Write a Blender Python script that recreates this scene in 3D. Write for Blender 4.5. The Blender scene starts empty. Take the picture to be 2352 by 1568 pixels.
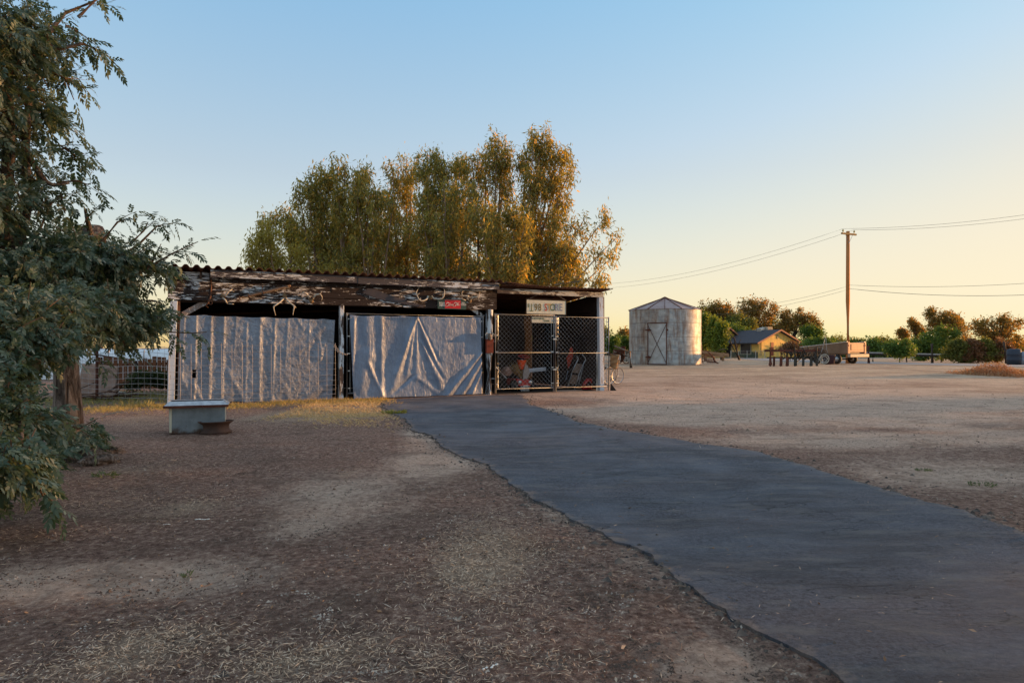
import bpy, math, random
import numpy as np
from mathutils import Vector, Matrix
R = math.radians
rng = np.random.default_rng(7)
random.seed(7)
SC = bpy.context.scene
COL = SC.collection

# ------------------------------------------------------------------ camera
CH, F, CX, HY = 1.2, 1568.0, 1176.0, 798.0          # eye height, focal length and horizon on a 2352 wide picture
cam = bpy.data.cameras.new('camera'); camo = bpy.data.objects.new('camera', cam); COL.objects.link(camo)
camo.location = (0, 0, CH); camo.rotation_euler = (R(90), 0, 0)
cam.lens = 24; cam.sensor_width = 36; cam.shift_y = 14/2352; cam.clip_start = .05; cam.clip_end = 6000
SC.camera = camo
# ------------------------------------------------------------------ light
SUN_BEAR, SUN_EL = 70.5, 3.6                          # bearing clockwise from +Y
w = bpy.data.worlds.new('World'); SC.world = w; w.use_nodes = True
nt = w.node_tree; bg = nt.nodes['Background']
sky = nt.nodes.new('ShaderNodeTexSky'); sky.sky_type = 'NISHITA'; sky.sun_disc = False
sky.sun_elevation = R(SUN_EL); sky.sun_rotation = R(SUN_BEAR); sky.air_density = 1.0; sky.dust_density = 0.8; sky.ozone_density = 3.0
def wn(typ, **kw):
    q = nt.nodes.new(typ)
    for k, v in kw.items(): setattr(q, k, v)
    return q
# soften the sky's contrast, warm the lowest band all round, lift the zenith as added fill
def vmul(a, b):
    q = wn('ShaderNodeMix', data_type='RGBA', blend_type='MULTIPLY'); q.inputs[0].default_value = 1
    for i, v in ((6, a), (7, b)):
        if hasattr(v, 'links'): nt.links.new(v, q.inputs[i])
        else: q.inputs[i].default_value = (*v, 1)
    return q.outputs[2]
gm = wn('ShaderNodeGamma'); gm.inputs[1].default_value = .47
nt.links.new(vmul(sky.outputs[0], (.6, .6, .6)), gm.inputs[0])
tc = wn('ShaderNodeTexCoord'); sx = wn('ShaderNodeSeparateXYZ'); nt.links.new(tc.outputs['Generated'], sx.inputs[0])
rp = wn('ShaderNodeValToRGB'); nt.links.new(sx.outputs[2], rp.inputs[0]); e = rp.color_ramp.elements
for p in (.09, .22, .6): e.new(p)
for q, (p, c) in zip(e, ((0, (1.60, 1.25, 1.0)), (.08, (1.38, 1.14, .88)), (.24, (1.10, .95, .83)), (.46, (.77, .93, .99)), (.75, (1.60, 1.32, 1.05)))): q.position = p; q.color = (*[v/1.6 for v in c], 1)  # top stop brightens the unseen zenith, added fill for the ground
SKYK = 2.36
def mth(op, a, b):
    q = wn('ShaderNodeMath', operation=op)
    for i, v in enumerate((a, b)):
        if hasattr(v, 'links'): nt.links.new(v, q.inputs[i])
        else: q.inputs[i].default_value = v
    return q.outputs[0]
sp = wn('ShaderNodeSeparateColor'); nt.links.new(vmul(vmul(gm.outputs[0], rp.outputs[0]), (1.6*.92, 1.6*.945, 1.6*1.05)), sp.inputs[0]); cb = wn('ShaderNodeCombineColor')
for i, c in enumerate((1.02, .93, .95)):             # the haze round the sun never gets whiter than pale cream
    x = sp.outputs[i]; nt.links.new(mth('DIVIDE', x, mth('POWER', mth('ADD', 1.0, mth('POWER', mth('DIVIDE', x, c), 5.0)), .2)), cb.inputs[i])
wr = wn('ShaderNodeValToRGB'); nt.links.new(cb.outputs[0], wr.inputs[0])
s2_ = wn('ShaderNodeSeparateColor'); nt.links.new(cb.outputs[0], s2_.inputs[0]); nt.links.new(s2_.outputs[0], wr.inputs[0])
wr.color_ramp.elements[0].position = .55; wr.color_ramp.elements[0].color = (1, 1, 1, 1); wr.color_ramp.elements[1].position = .98; wr.color_ramp.elements[1].color = (1, .97, .74, 1)
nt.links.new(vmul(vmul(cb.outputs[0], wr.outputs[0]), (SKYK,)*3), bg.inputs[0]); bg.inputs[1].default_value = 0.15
sl = bpy.data.lights.new('sun', 'SUN'); sl.energy = 3.1; sl.angle = R(.5); sl.color = (1, .50, .18)
so = bpy.data.objects.new('sun', sl); COL.objects.link(so)
sdir = Vector((math.sin(R(SUN_BEAR))*math.cos(R(SUN_EL)), math.cos(R(SUN_BEAR))*math.cos(R(SUN_EL)), math.sin(R(SUN_EL))))
so.rotation_euler = sdir.to_track_quat('Z', 'Y').to_euler(); so.location = sdir*300
SC.view_settings.view_transform = 'Standard'; SC.view_settings.look = 'None'; SC.view_settings.gamma = 1
SC.view_settings.exposure = 1.5

# ------------------------------------------------------------------ picture regions -> 2352 px grid
def reg(x0, y0, k): return lambda x, y: ((x0+x/k)*.784, (y0+y/k)*.784)
r1 = reg(460, 740, 3.267); r2 = reg(960, 760, 3.563); r3 = reg(1400, 800, 4.126); r4 = reg(1780, 820, 5.2275)
r5 = reg(2060, 860, 4.704); r6 = reg(2400, 640, 3.1367); r7 = reg(0, 600, 1.742); r8 = reg(700, 350, 2.0276)
r9 = reg(1160, 800, 9.046); rA = reg(1440, 1000, 9.225); rB = reg(1620, 1000, 9.223); rC = reg(460, 1140, 9.8)
rT = reg(0, 0, 2.24)
def P(x, y, D): return Vector(((x-CX)/F*D, D, CH-(y-HY)/F*D))
def G(x, y):
    D = CH*F/(y-HY); return ((x-CX)/F*D, D)
# ------------------------------------------------------------------ terrain height
def gz(x, y):
    d = np.sqrt(np.asarray(x, float)**2+np.asarray(y, float)**2)
    far = -.5*np.clip((d-52)/60, 0, 1)
    und = .012*np.sin(x*1.7+y*.6)+.012*np.sin(y*2.1-x*.9+1)+.008*np.sin(x*3.9+2)*np.sin(y*3.1)
    und = und*np.clip(1-(d-14)/10, 0.0, 1)
    return far+und
def gzf(x, y): return float(gz(x, y))

# ------------------------------------------------------------------ object helpers
def tag(o, label=None, cat=None, group=None, kind=None):
    if label: o['label'] = label
    if cat: o['category'] = cat
    if group: o['group'] = group
    if kind: o['kind'] = kind
    return o
def thing(name, label, cat, loc=(0, 0, 0), rz=0, group=None):
    o = bpy.data.objects.new(name, None); COL.objects.link(o)
    o.location = loc; o.rotation_euler = (0, 0, rz); o.empty_display_size = .2
    return tag(o, label, cat, group)
def link(name, me, m, parent=None, smooth=False):
    o = bpy.data.objects.new(name, me); COL.objects.link(o)
    if m is not None: me.materials.append(m)
    if parent is not None: o.parent = parent
    if smooth:
        me.polygons.foreach_set('use_smooth', [True]*len(me.polygons))
    return o
def copy_tree(o, parent=None):
    c = o.copy(); COL.objects.link(c); c.parent = parent
    for ch in [q for q in bpy.data.objects if q.parent == o and q is not c]: copy_tree(ch, c)
    return c
def frame_from(d, up=Vector((0, 0, 1))):
    d = Vector(d).normalized()
    if abs(d.dot(up)) > .98: up = Vector((1, 0, 0))
    a = d.cross(up).normalized(); b = a.cross(d).normalized()
    return a, b
class MB:
    def __init__(s): s.v = []; s.f = []
    def add(s, vs, fs):
        n = len(s.v); s.v += [tuple(p) for p in vs]; s.f += [tuple(i+n for i in q) for q in fs]; return s
    def box(s, c, d, rot=None):
        hx, hy, hz = d[0]/2, d[1]/2, d[2]/2
        vs = [Vector((sx*hx, sy*hy, sz*hz)) for sx in (-1, 1) for sy in (-1, 1) for sz in (-1, 1)]
        if rot is not None: vs = [rot @ q for q in vs]
        c = Vector(c)
        return s.add([q+c for q in vs], [(0, 1, 3, 2), (4, 6, 7, 5), (0, 4, 5, 1), (2, 3, 7, 6), (0, 2, 6, 4), (1, 5, 7, 3)])
    def beam(s, a, b, wd, th, up=Vector((0, 0, 1))):
        a = Vector(a); b = Vector(b); d = b-a; x, y = frame_from(d, up)
        vs = []
        for p in (a, b):
            for sx, sy in ((-1, -1), (1, -1), (1, 1), (-1, 1)): vs.append(p+x*sx*wd/2+y*sy*th/2)
        return s.add(vs, [(3, 2, 1, 0), (4, 5, 6, 7), (0, 1, 5, 4), (1, 2, 6, 5), (2, 3, 7, 6), (3, 0, 4, 7)])
    def tube(s, pts, r, n=8, caps=True, jit=0):
        pts = [Vector(p) for p in pts]
        if not hasattr(r, '__len__'): r = [r]*len(pts)
        k = len(pts); vs = []; pa = None
        for i, p in enumerate(pts):
            d = (pts[min(i+1, k-1)]-pts[max(i-1, 0)])
            if d.length < 1e-9: d = Vector((0, 0, 1))
            d.normalize()
            if pa is None: a, b = frame_from(d)
            else:
                a = (pa-d*pa.dot(d)).normalized(); b = d.cross(a)
            pa = a
            for j in range(n):
                t = 2*math.pi*j/n; rr = r[i]*(1+jit*(random.random()-.5))
                vs.append(p+(a*math.cos(t)+b*math.sin(t))*rr)
        fs = []
        for i in range(k-1):
            for j in range(n):
                fs.append((i*n+j, i*n+(j+1) % n, (i+1)*n+(j+1) % n, (i+1)*n+j))
        if caps: fs += [tuple(range(n-1, -1, -1)), tuple((k-1)*n+j for j in range(n))]
        return s.add(vs, fs)
    def ring(s, c, rad, r, axis=(0, 1, 0), n=32, m=6, sc=(1, 1)):
        a, b = frame_from(axis); c = Vector(c); vs = []; ax = Vector(axis).normalized(); fs = []
        for i in range(n):
            t = 2*math.pi*i/n; o = (a*math.cos(t)*sc[0]+b*math.sin(t)*sc[1])
            for j in range(m):
                u = 2*math.pi*j/m; vs.append(c+o*rad+(o*math.cos(u)+ax*math.sin(u))*r)
        for i in range(n):
            for j in range(m):
                fs.append((i*m+j, i*m+(j+1) % m, ((i+1) % n)*m+(j+1) % m, ((i+1) % n)*m+j))
        return s.add(vs, fs)
    def lathe(s, prof, c=(0, 0, 0), axis=(0, 0, 1), n=24):
        a, b = frame_from(axis); ax = Vector(axis).normalized(); c = Vector(c); vs = []; fs = []
        for (rr, h) in prof:
            for j in range(n):
                t = 2*math.pi*j/n; vs.append(c+ax*h+(a*math.cos(t)+b*math.sin(t))*rr)
        for i in range(len(prof)-1):
            for j in range(n):
                fs.append((i*n+j, i*n+(j+1) % n, (i+1)*n+(j+1) % n, (i+1)*n+j))
        return s.add(vs, fs)
    def prism(s, poly, off):
        """poly: list of 3D points, extruded by vector off"""
        k = len(poly); off = Vector(off)
        vs = [Vector(p) for p in poly]+[Vector(p)+off for p in poly]
        fs = [tuple(range(k-1, -1, -1)), tuple(range(k, 2*k))]+[(i, (i+1) % k, k+(i+1) % k, k+i) for i in range(k)]
        return s.add(vs, fs)
    def ball(s, c, r, n=10, m=7, sc=(1, 1, 1), jit=0):
        c = Vector(c); vs = []; fs = []
        for i in range(m+1):
            ph = math.pi*i/m
            for j in range(n):
                t = 2*math.pi*j/n; q = r*(1+jit*(random.random()-.5))
                vs.append(c+Vector((math.sin(ph)*math.cos(t)*sc[0], math.sin(ph)*math.sin(t)*sc[1], math.cos(ph)*sc[2]))*q)
        for i in range(m):
            for j in range(n): fs.append((i*n+j, (i+1)*n+j, (i+1)*n+(j+1) % n, i*n+(j+1) % n))
        return s.add(vs, fs)
    def build(s, name, m, parent=None, smooth=False, bev=0):
        me = bpy.data.meshes.new(name); me.from_pydata(s.v, [], s.f); me.update()
        o = link(name, me, m, parent, smooth)
        if bev:
            b = o.modifiers.new('bevel', 'BEVEL'); b.width = bev; b.segments = 2; b.limit_method = 'ANGLE'
        return o
def grid_obj(name, X, Y, Z, m, parent=None, smooth=True, keep=None, attrs=None):
    nr, nc = X.shape
    co = np.stack([X, Y, Z], -1).reshape(-1, 3)
    i = np.arange(nr*nc).reshape(nr, nc)
    q = np.stack([i[:-1, :-1], i[:-1, 1:], i[1:, 1:], i[1:, :-1]], -1)
    if keep is not None: q = q[keep]
    q = q.reshape(-1, 4)
    me = bpy.data.meshes.new(name)
    me.vertices.add(len(co)); me.vertices.foreach_set('co', co.astype(np.float32).ravel())
    me.loops.add(q.size); me.loops.foreach_set('vertex_index', q.astype(np.int32).ravel())
    me.polygons.add(len(q)); me.polygons.foreach_set('loop_start', np.arange(0, q.size, 4, dtype=np.int32))
    me.polygons.foreach_set('loop_total', np.full(len(q), 4, dtype=np.int32))
    me.update(calc_edges=True); me.validate()
    for nm, a in (attrs or {}).items():
        at = me.attributes.new(nm, 'FLOAT', 'POINT'); at.data.foreach_set('value', a.astype(np.float32).ravel())
    return link(name, me, m, parent, smooth)
def polys_obj(name, V, m, parent=None, smooth=False):
    """V (N,k,3): N separate k-gons"""
    N, k, _ = V.shape
    me = bpy.data.meshes.new(name)
    me.vertices.add(N*k); me.vertices.foreach_set('co', V.astype(np.float32).ravel())
    me.loops.add(N*k); me.loops.foreach_set('vertex_index', np.arange(N*k, dtype=np.int32))
    me.polygons.add(N); me.polygons.foreach_set('loop_start', np.arange(0, N*k, k, dtype=np.int32))
    me.polygons.foreach_set('loop_total', np.full(N, k, dtype=np.int32))
    me.update(calc_edges=True)
    return link(name, me, m, parent, smooth)
def unit(a): return a/np.maximum(np.linalg.norm(a, axis=-1, keepdims=True), 1e-9)
def leaf_polys(C, D, L, W, nrm=None, cup=.15):
    """rhombic leaves at C pointing along D"""
    N = len(C); D = unit(D)
    if nrm is None: nrm = rng.normal(size=(N, 3))
    S = unit(np.cross(D, nrm)); U = np.cross(S, D)
    L = np.broadcast_to(np.asarray(L), (N,))[:, None]; W = np.broadcast_to(np.asarray(W), (N,))[:, None]
    v0 = C; v1 = C+D*L*.45+S*W*.5-U*L*cup*.3; v2 = C+D*L-U*L*cup; v3 = C+D*L*.45-S*W*.5-U*L*cup*.3
    return np.stack([v0, v1, v2, v3], 1)
def text_mb(txt, size, m, parent, loc, name='lettering', extrude=.004, bold=0.0, xs=1.0, align='CENTER', local_rot=(R(90), 0, 0), italic=0):
    cu = bpy.data.curves.new('t', 'FONT'); cu.body = txt; cu.size = size; cu.extrude = extrude; cu.offset = bold
    cu.align_x = align; cu.align_y = 'CENTER'; cu.resolution_u = 3; cu.shear = italic
    ob = bpy.data.objects.new('t', cu); COL.objects.link(ob)
    bpy.context.view_layer.update()
    me = bpy.data.meshes.new_from_object(ob.evaluated_get(bpy.context.evaluated_depsgraph_get()))
    bpy.data.objects.remove(ob)
    from mathutils import Euler
    M = Matrix.Translation(loc) @ Euler(local_rot).to_matrix().to_4x4() @ Matrix.Diagonal((xs, 1, 1, 1))
    me.transform(M); me.name = name; me.materials.clear()
    return link(name, me, m, parent)

# ------------------------------------------------------------------ materials
class NT:
    def __init__(s, name):
        s.m = bpy.data.materials.new(name); s.m.use_nodes = True; s.t = s.m.node_tree
        s.b = s.t.nodes['Principled BSDF']; s.out = s.t.nodes['Material Output']
    def n(s, typ, **kw):
        q = s.t.nodes.new(typ)
        for k, v in kw.items():
            if k.startswith('i_'):
                key = k[2:]; key = int(key) if key.isdigit() else key
                q.inputs[key].default_value = v
            else: setattr(q, k, v)
        return q
    def l(s, a, b): s.t.links.new(a, b)
    def coord(s, scale=(1, 1, 1), loc=(0, 0, 0), rot=(0, 0, 0)):
        c = s.n('ShaderNodeTexCoord'); mp = s.n('ShaderNodeMapping')
        mp.inputs['Scale'].default_value = scale; mp.inputs['Location'].default_value = loc; mp.inputs['Rotation'].default_value = rot
        s.l(c.outputs['Object'], mp.inputs[0]); return mp.outputs[0]
    def noise(s, scale=5, detail=4, rough=.55, vec=None, dist=0):
        q = s.n('ShaderNodeTexNoise'); q.inputs['Scale'].default_value = scale; q.inputs['Detail'].default_value = detail
        q.inputs['Roughness'].default_value = rough; q.inputs['Distortion'].default_value = dist
        s.l(vec if vec is not None else s.coord(), q.inputs['Vector']); return q.outputs[0]
    def ramp(s, fac, stops):
        q = s.n('ShaderNodeValToRGB'); e = q.color_ramp.elements
        while len(e) < len(stops): e.new(.5)
        for a, (p, c) in zip(e, stops):
            a.position = p; a.color = (*c, 1) if hasattr(c, '__len__') else (c, c, c, 1)
        s.l(fac, q.inputs[0]); return q.outputs[0]
    def mix(s, fac, a, b, mode='MIX'):
        q = s.n('ShaderNodeMix', data_type='RGBA', blend_type=mode)
        for sock, v in ((q.inputs[0], fac), (q.inputs[6], a), (q.inputs[7], b)):
            if hasattr(v, 'is_linked') or hasattr(v, 'links'): s.l(v, sock)
            else: sock.default_value = v if not hasattr(v, '__len__') else (*v, 1) if len(v) == 3 else v
        return q.outputs[2]
    def math(s, op, a, b=0):
        q = s.n('ShaderNodeMath', operation=op)
        for i, v in enumerate((a, b)):
            if hasattr(v, 'links'): s.l(v, q.inputs[i])
            else: q.inputs[i].default_value = v
        return q.outputs[0]
    def bump(s, h, strength=.5, dist=.01, prev=None):
        q = s.n('ShaderNodeBump'); q.inputs['Strength'].default_value = strength; q.inputs['Distance'].default_value = dist
        s.l(h, q.inputs['Height'])
        if prev is not None: s.l(prev, q.inputs['Normal'])
        s.l(q.outputs[0], s.b.inputs['Normal']); return q.outputs[0]
    def col(s, c):
        if hasattr(c, 'links'): s.l(c, s.b.inputs['Base Color'])
        else: s.b.inputs['Base Color'].default_value = (*c, 1)
    def set(s, rough=None, metal=None, spec=None):
        if rough is not None: s.b.inputs['Roughness'].default_value = rough
        if metal is not None: s.b.inputs['Metallic'].default_value = metal
        if spec is not None: s.b.inputs['Specular IOR Level'].default_value = spec
        return s
def plain(name, c, rough=.7, metal=0, var=.25, sc=8, c2=None, bump=.3, bd=.005, thr=(.35, .7), stretch=(1, 1, 1), spec=.3):
    """base colour with a second colour in noisy patches (wear, dirt, rust) and fine bump"""
    t = NT(name); v = t.coord(stretch)
    n = t.noise(sc, 6, .6, v)
    c2 = c2 or tuple(q*(1-var) for q in c)
    t.col(t.ramp(n, [(thr[0], c), (thr[1], c2)])); t.set(rough, metal, spec)
    n2 = t.noise(sc*6, 4, .6, v); t.bump(n2, bump, bd)
    return t.m
def leafmat(name, ca, cb, trans=.35, rough=.55, cc=None, tc=(1.5, 1.3, .5)):
    t = NT(name); g = t.n('ShaderNodeNewGeometry')
    stops = [(0, ca), (1, cb)] if cc is None else [(0, ca), (.68, cb), (1, cc)]
    r = t.ramp(g.outputs['Random Per Island'], stops)
    big = t.noise(.7, 3, .5, t.coord()); r = t.mix(t.ramp(big, [(.35, 0.0), (.7, .55)]), r, cb)
    t.col(r); t.set(rough, 0, .3)
    tr = t.n('ShaderNodeBsdfTranslucent'); t.l(t.mix(1.0, r, tc, 'MULTIPLY'), tr.inputs[0])
    mx = t.n('ShaderNodeMixShader'); mx.inputs[0].default_value = trans
    t.l(t.b.outputs[0], mx.inputs[1]); t.l(tr.outputs[0], mx.inputs[2]); t.l(mx.outputs[0], t.out.inputs[0])
    return t.m
M = {}
def peel(name, wood=(.022, .014, .013), wood2=(.07, .05, .045), white=(.62, .64, .68), th=.56, vec=(1.3, 1, 9), sc=3.2, rot=(0, 0, 0)):
    t = NT(name); v = t.coord(vec, rot=rot)
    grain = t.noise(6, 6, .7, t.coord((vec[0]*.6, vec[1], vec[2]*5)))
    base = t.ramp(grain, [(.3, wood), (.75, wood2)])
    a = t.noise(sc, 10, .72, v, .6); b = t.noise(1.3, 3, .5, t.coord((1, 1, 1.5), (7, 3, 1)))
    m_ = t.math('ADD', a, t.math('MULTIPLY', t.math('SUBTRACT', b, .5), .5))
    k = t.ramp(m_, [(th, 0.0), (th+.03, 1.0)])
    t.col(t.mix(k, base, white)); t.set(.75, 0, .2)
    t.bump(t.math('ADD', t.math('MULTIPLY', k, .7), grain), .8, .006)
    return t.m
M['peel'] = peel('peeling_paint_board', (.016, .010, .009), (.045, .03, .027), (.62, .64, .68), .55, (1.3, 1, 8), 3.4)
M['fascia'] = peel('peeling_paint_fascia', (.055, .048, .052), (.11, .095, .10), (.62, .65, .7), .56, (1.2, 1, 7))
M['postpeel'] = peel('peeling_paint_post', (.03, .02, .018), (.12, .09, .08), (.6, .64, .7), .47, (7, 7, 1.0), 2.6)
M['postwhite'] = peel('worn_white_post', (.16, .07, .04), (.3, .22, .18), (.56, .62, .72), .36, (6, 6, .9), 2.2)
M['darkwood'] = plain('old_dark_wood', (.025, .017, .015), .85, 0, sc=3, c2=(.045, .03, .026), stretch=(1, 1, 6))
M['greywood'] = plain('weathered_wood', (.2, .15, .12), .85, 0, sc=4, c2=(.1, .07, .055), stretch=(1, 1, 1))
M['tan_wood'] = plain('tan_lumber', (.42, .25, .14), .8, 0, sc=3, c2=(.3, .17, .1))
M['redrust'] = plain('red_rust', (.16, .055, .035), .85, .1, sc=10, c2=(.07, .03, .025), bump=.5)
M['rust'] = plain('brown_rust', (.085, .04, .03), .8, .2, sc=8, c2=(.14, .07, .045), bump=.5)
M['roofrust'] = plain('rusty_roof_metal', (.08, .035, .025), .75, .3, sc=3, c2=(.2, .09, .05), bump=.3)
M['galv'] = plain('galvanised_steel', (.55, .58, .62), .38, .75, sc=14, c2=(.36, .38, .42), bump=.15)
M['wire'] = plain('wire_steel', (.42, .44, .48), .5, .6, sc=14, c2=(.3, .3, .32), bump=.1)
M['oldwire'] = plain('dull_fence_wire', (.40, .40, .42), .6, .3, sc=14, c2=(.26, .22, .2), bump=.1)
M['bone'] = plain('antler_bone', (.55, .54, .5), .6, 0, sc=9, c2=(.3, .25, .19), bump=.3)
M['steel'] = plain('dark_saw_steel', (.055, .05, .06), .5, .4, sc=6, c2=(.09, .07, .07))
M['red'] = plain('faded_red_paint', (.5, .035, .03), .5, 0, sc=6, c2=(.28, .03, .03))
M['orange'] = plain('orange_plastic', (.75, .09, .02), .5, 0, sc=6, c2=(.5, .06, .02))
M['white'] = plain('white_paint', (.75, .74, .7), .6, 0, sc=5, c2=(.6, .58, .53), bump=.1)
M['signcream'] = plain('cream_sign_board', (.66, .63, .5), .6, 0, sc=7, c2=(.52, .5, .42), bump=.1)
M['black'] = plain('black_rubber', (.018, .018, .02), .7, 0, sc=8, c2=(.04, .035, .03))
M['khaki'] = plain('khaki_canvas', (.34, .2, .09), .85, 0, sc=9, c2=(.24, .15, .08))
M['bluegrey'] = plain('blue_grey_paint', (.26, .32, .42), .6, 0, sc=9, c2=(.16, .19, .25))
M['greengrey'] = plain('green_grey_paint', (.03, .035, .032), .7, 0, sc=9, c2=(.06, .05, .045))

# =================================================================== GROUND
VOR = None
def fbm(x, y, s, seed=0, oct=4):
    """cheap smooth value noise"""
    r = np.random.default_rng(seed); T = r.random((256, 256)); out = 0; amp = 1; tot = 0
    for o in range(oct):
        u = x*s*2**o+o*17.3; v = y*s*2**o+o*9.1
        i = np.floor(u).astype(int); j = np.floor(v).astype(int); fu = u-i; fv = v-j
        fu = fu*fu*(3-2*fu); fv = fv*fv*(3-2*fv); i %= 256; j %= 256; i1 = (i+1) % 256; j1 = (j+1) % 256
        val = (T[i, j]*(1-fu)+T[i1, j]*fu)*(1-fv)+(T[i, j1]*(1-fu)+T[i1, j1]*fu)*fv
        out = out+val*amp; tot += amp; amp *= .55
    return out/tot
def blob(x, y, px, py, rx, ry):
    """soft spot on the ground, rx/ry given on the picture grid"""
    D = CH*F/(py-HY); X = (px-CX)/F*D; sx = rx/F*D
    sy = abs(CH*F/(py-ry-HY)-CH*F/(py+ry-HY))/2 if py-ry > HY+4 else D*.2
    return np.exp(-(((x-X)/sx)**2+((y-D)/sy)**2))
STRAW = [(800, 950, 110, 22, 1.0), (640, 952, 120, 16, .7), (300, 965, 130, 25, .55), (1130, 1260, 130, 75, 1.0), (1060, 1330, 90, 60, .5),
         (880, 1500, 200, 70, .6), (380, 1480, 170, 60, .75), (300, 1080, 120, 40, .55), (420, 1170, 130, 28, .6), (60, 1240, 120, 40, .4),
         (230, 1150, 150, 40, .35), (1150, 1530, 200, 50, .3), (800, 1090, 25, 25, .5), (1200, 1420, 120, 50, .3), (150, 1560, 200, 50, .4), (640, 1540, 130, 50, .5)]
DUST = [(420, 1320, 260, 55, .75), (60, 1330, 190, 60, .6), (800, 1130, 190, 45, .35), (1020, 1065, 110, 30, .7), (1480, 1290, 100, 70, .35), (1330, 1170, 90, 30, .4),
        (1650, 1520, 160, 70, .5), (1850, 960, 380, 16, .75), (2050, 1010, 300, 18, .8), (2200, 1090, 300, 40, .3), (1700, 905, 420, 14, .6), (1500, 950, 200, 20, .45),
        (2100, 930, 350, 10, .6), (2250, 870, 300, 12, .4), (980, 1000, 60, 25, .6), (700, 1220, 120, 40, .3)]
def straw_f(x, y):
    s = 0
    for (a, b, c, d, k) in STRAW: s = s+k*blob(x, y, a, b, c, d)
    return s
def dust_f(x, y):
    s = 0
    for (a, b, c, d, k) in DUST: s = s+k*blob(x, y, a, b, c, d)
    return s
def ground():
    ra = np.concatenate([np.linspace(.5, 2, 12), np.geomspace(2.05, 60, 420), np.geomspace(62, 2500, 50)])
    th = np.concatenate([np.linspace(-180, -46, 24), np.linspace(-44, 44, 340), np.linspace(46, 180, 24)])
    RR, TT = np.meshgrid(ra, np.radians(th), indexing='ij')
    X = RR*np.sin(TT); Y = RR*np.cos(TT); Z = gz(X, Y)
    near = np.clip(1-(RR-6)/8, 0, 1)
    Z = Z+near*.012*(fbm(X, Y, 5, 3)-.5)
    n = fbm(X, Y, .6, 1); n2 = fbm(X, Y, 2.5, 2)
    st = np.clip(straw_f(X, Y)*(.45+1.1*n2), 0, 1)
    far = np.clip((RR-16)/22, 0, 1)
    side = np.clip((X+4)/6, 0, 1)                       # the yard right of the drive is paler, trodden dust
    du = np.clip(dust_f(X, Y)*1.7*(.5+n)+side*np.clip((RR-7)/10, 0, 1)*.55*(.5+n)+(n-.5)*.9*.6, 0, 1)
    gold = np.clip(far*side*(.35+n2*.9), 0, 1)  # far yard: straw tone plus low sunlight painted into the colour
    t = NT('dry_dirt')
    A = lambda nm: t.n('ShaderNodeAttribute', attribute_name=nm).outputs['Fac']
    v = t.coord()
    fine = t.noise(22, 10, .85, v); mid = t.noise(7, 8, .72, v); big = t.noise(.9, 5, .6, v)
    dark = t.ramp(fine, [(.36, (.07, .038, .030)), (.48, (.27, .160, .124)), (.56, (.44, .285, .22)), (.66, (.88, .68, .54))])
    dust = t.ramp(fine, [(.36, (.30, .19, .145)), (.5, (.66, .465, .36)), (.66, (.90, .68, .54))])
    dm = t.math('ADD', A('dust'), t.math('MULTIPLY', t.math('SUBTRACT', mid, .5), 1.1))
    c = t.mix(t.ramp(dm, [(.25, 0.0), (.75, 1.0)]), dark, dust)
    sm = t.math('ADD', A('straw'), t.math('MULTIPLY', t.math('SUBTRACT', t.noise(60, 6, .8, v), .5), 1.6))
    strawc = t.ramp(fine, [(.3, (.27, .19, .14)), (.65, (.64, .47, .34))])
    c = t.mix(t.math('MULTIPLY', t.ramp(sm, [(.35, 0.0), (.8, 1.0)]), .75), c, strawc)
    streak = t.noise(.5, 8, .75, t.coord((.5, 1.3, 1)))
    sun_goldc = t.ramp(streak, [(.36, (.26, .18, .13)), (.5, (.50, .36, .24)), (.62, (.78, .6, .42))])
    c = t.mix(t.math('MULTIPLY', A('gold'), .9), c, sun_goldc)
    c = t.mix(t.ramp(t.noise(1.7, 8, .8, t.coord((.7, 1.2, 1), (9, 4, 0))), [(.5, 0.0), (.62, .5)]), c, (.15, .095, .07))
    c = t.mix(t.ramp(big, [(.3, .0), (.7, .35)]), c, t.mix(1.0, c, (.62, .6, .62), 'MULTIPLY'))
    t.col(c); t.set(.95, 0, .1)
    b1 = t.bump(mid, .8, .06); t.bump(fine, 1.0, .03, b1)
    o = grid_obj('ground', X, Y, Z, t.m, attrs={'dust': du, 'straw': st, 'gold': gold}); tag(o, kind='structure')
ground()

# driveway -----------------------------------------------------------
DL = [(1188, 906), (1150, 906), (870, 918), (885, 936), (932, 966), (948, 988), (1008, 1008), (1022, 1030), (1100, 1062), (1160, 1098), (1215, 1142), (1290, 1178), (1350, 1213), (1420, 1246), (1500, 1300), (1560, 1350), (1620, 1400), (1740, 1455), (1830, 1490), (1900, 1530), (1975, 1590), (2250, 1800)]
DR = [(1190, 905.5), (1195, 907), (1205, 917), (1222, 930), (1290, 955), (1330, 972), (1420, 992), (1500, 1003), (1570, 1010), (1650, 1025), (1730, 1040), (1840, 1070), (1950, 1105), (2050, 1130), (2150, 1170), (2250, 1200), (2352, 1237), (2500, 1290), (2800, 1400), (3200, 1560), (3700, 1800), (4600, 2300)]
def curve_pts(px, n):
    g = np.array([G(*q) for q in px]); seg = np.r_[0, np.cumsum(np.linalg.norm(np.diff(g, axis=0), axis=1))]
    return g, seg
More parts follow.
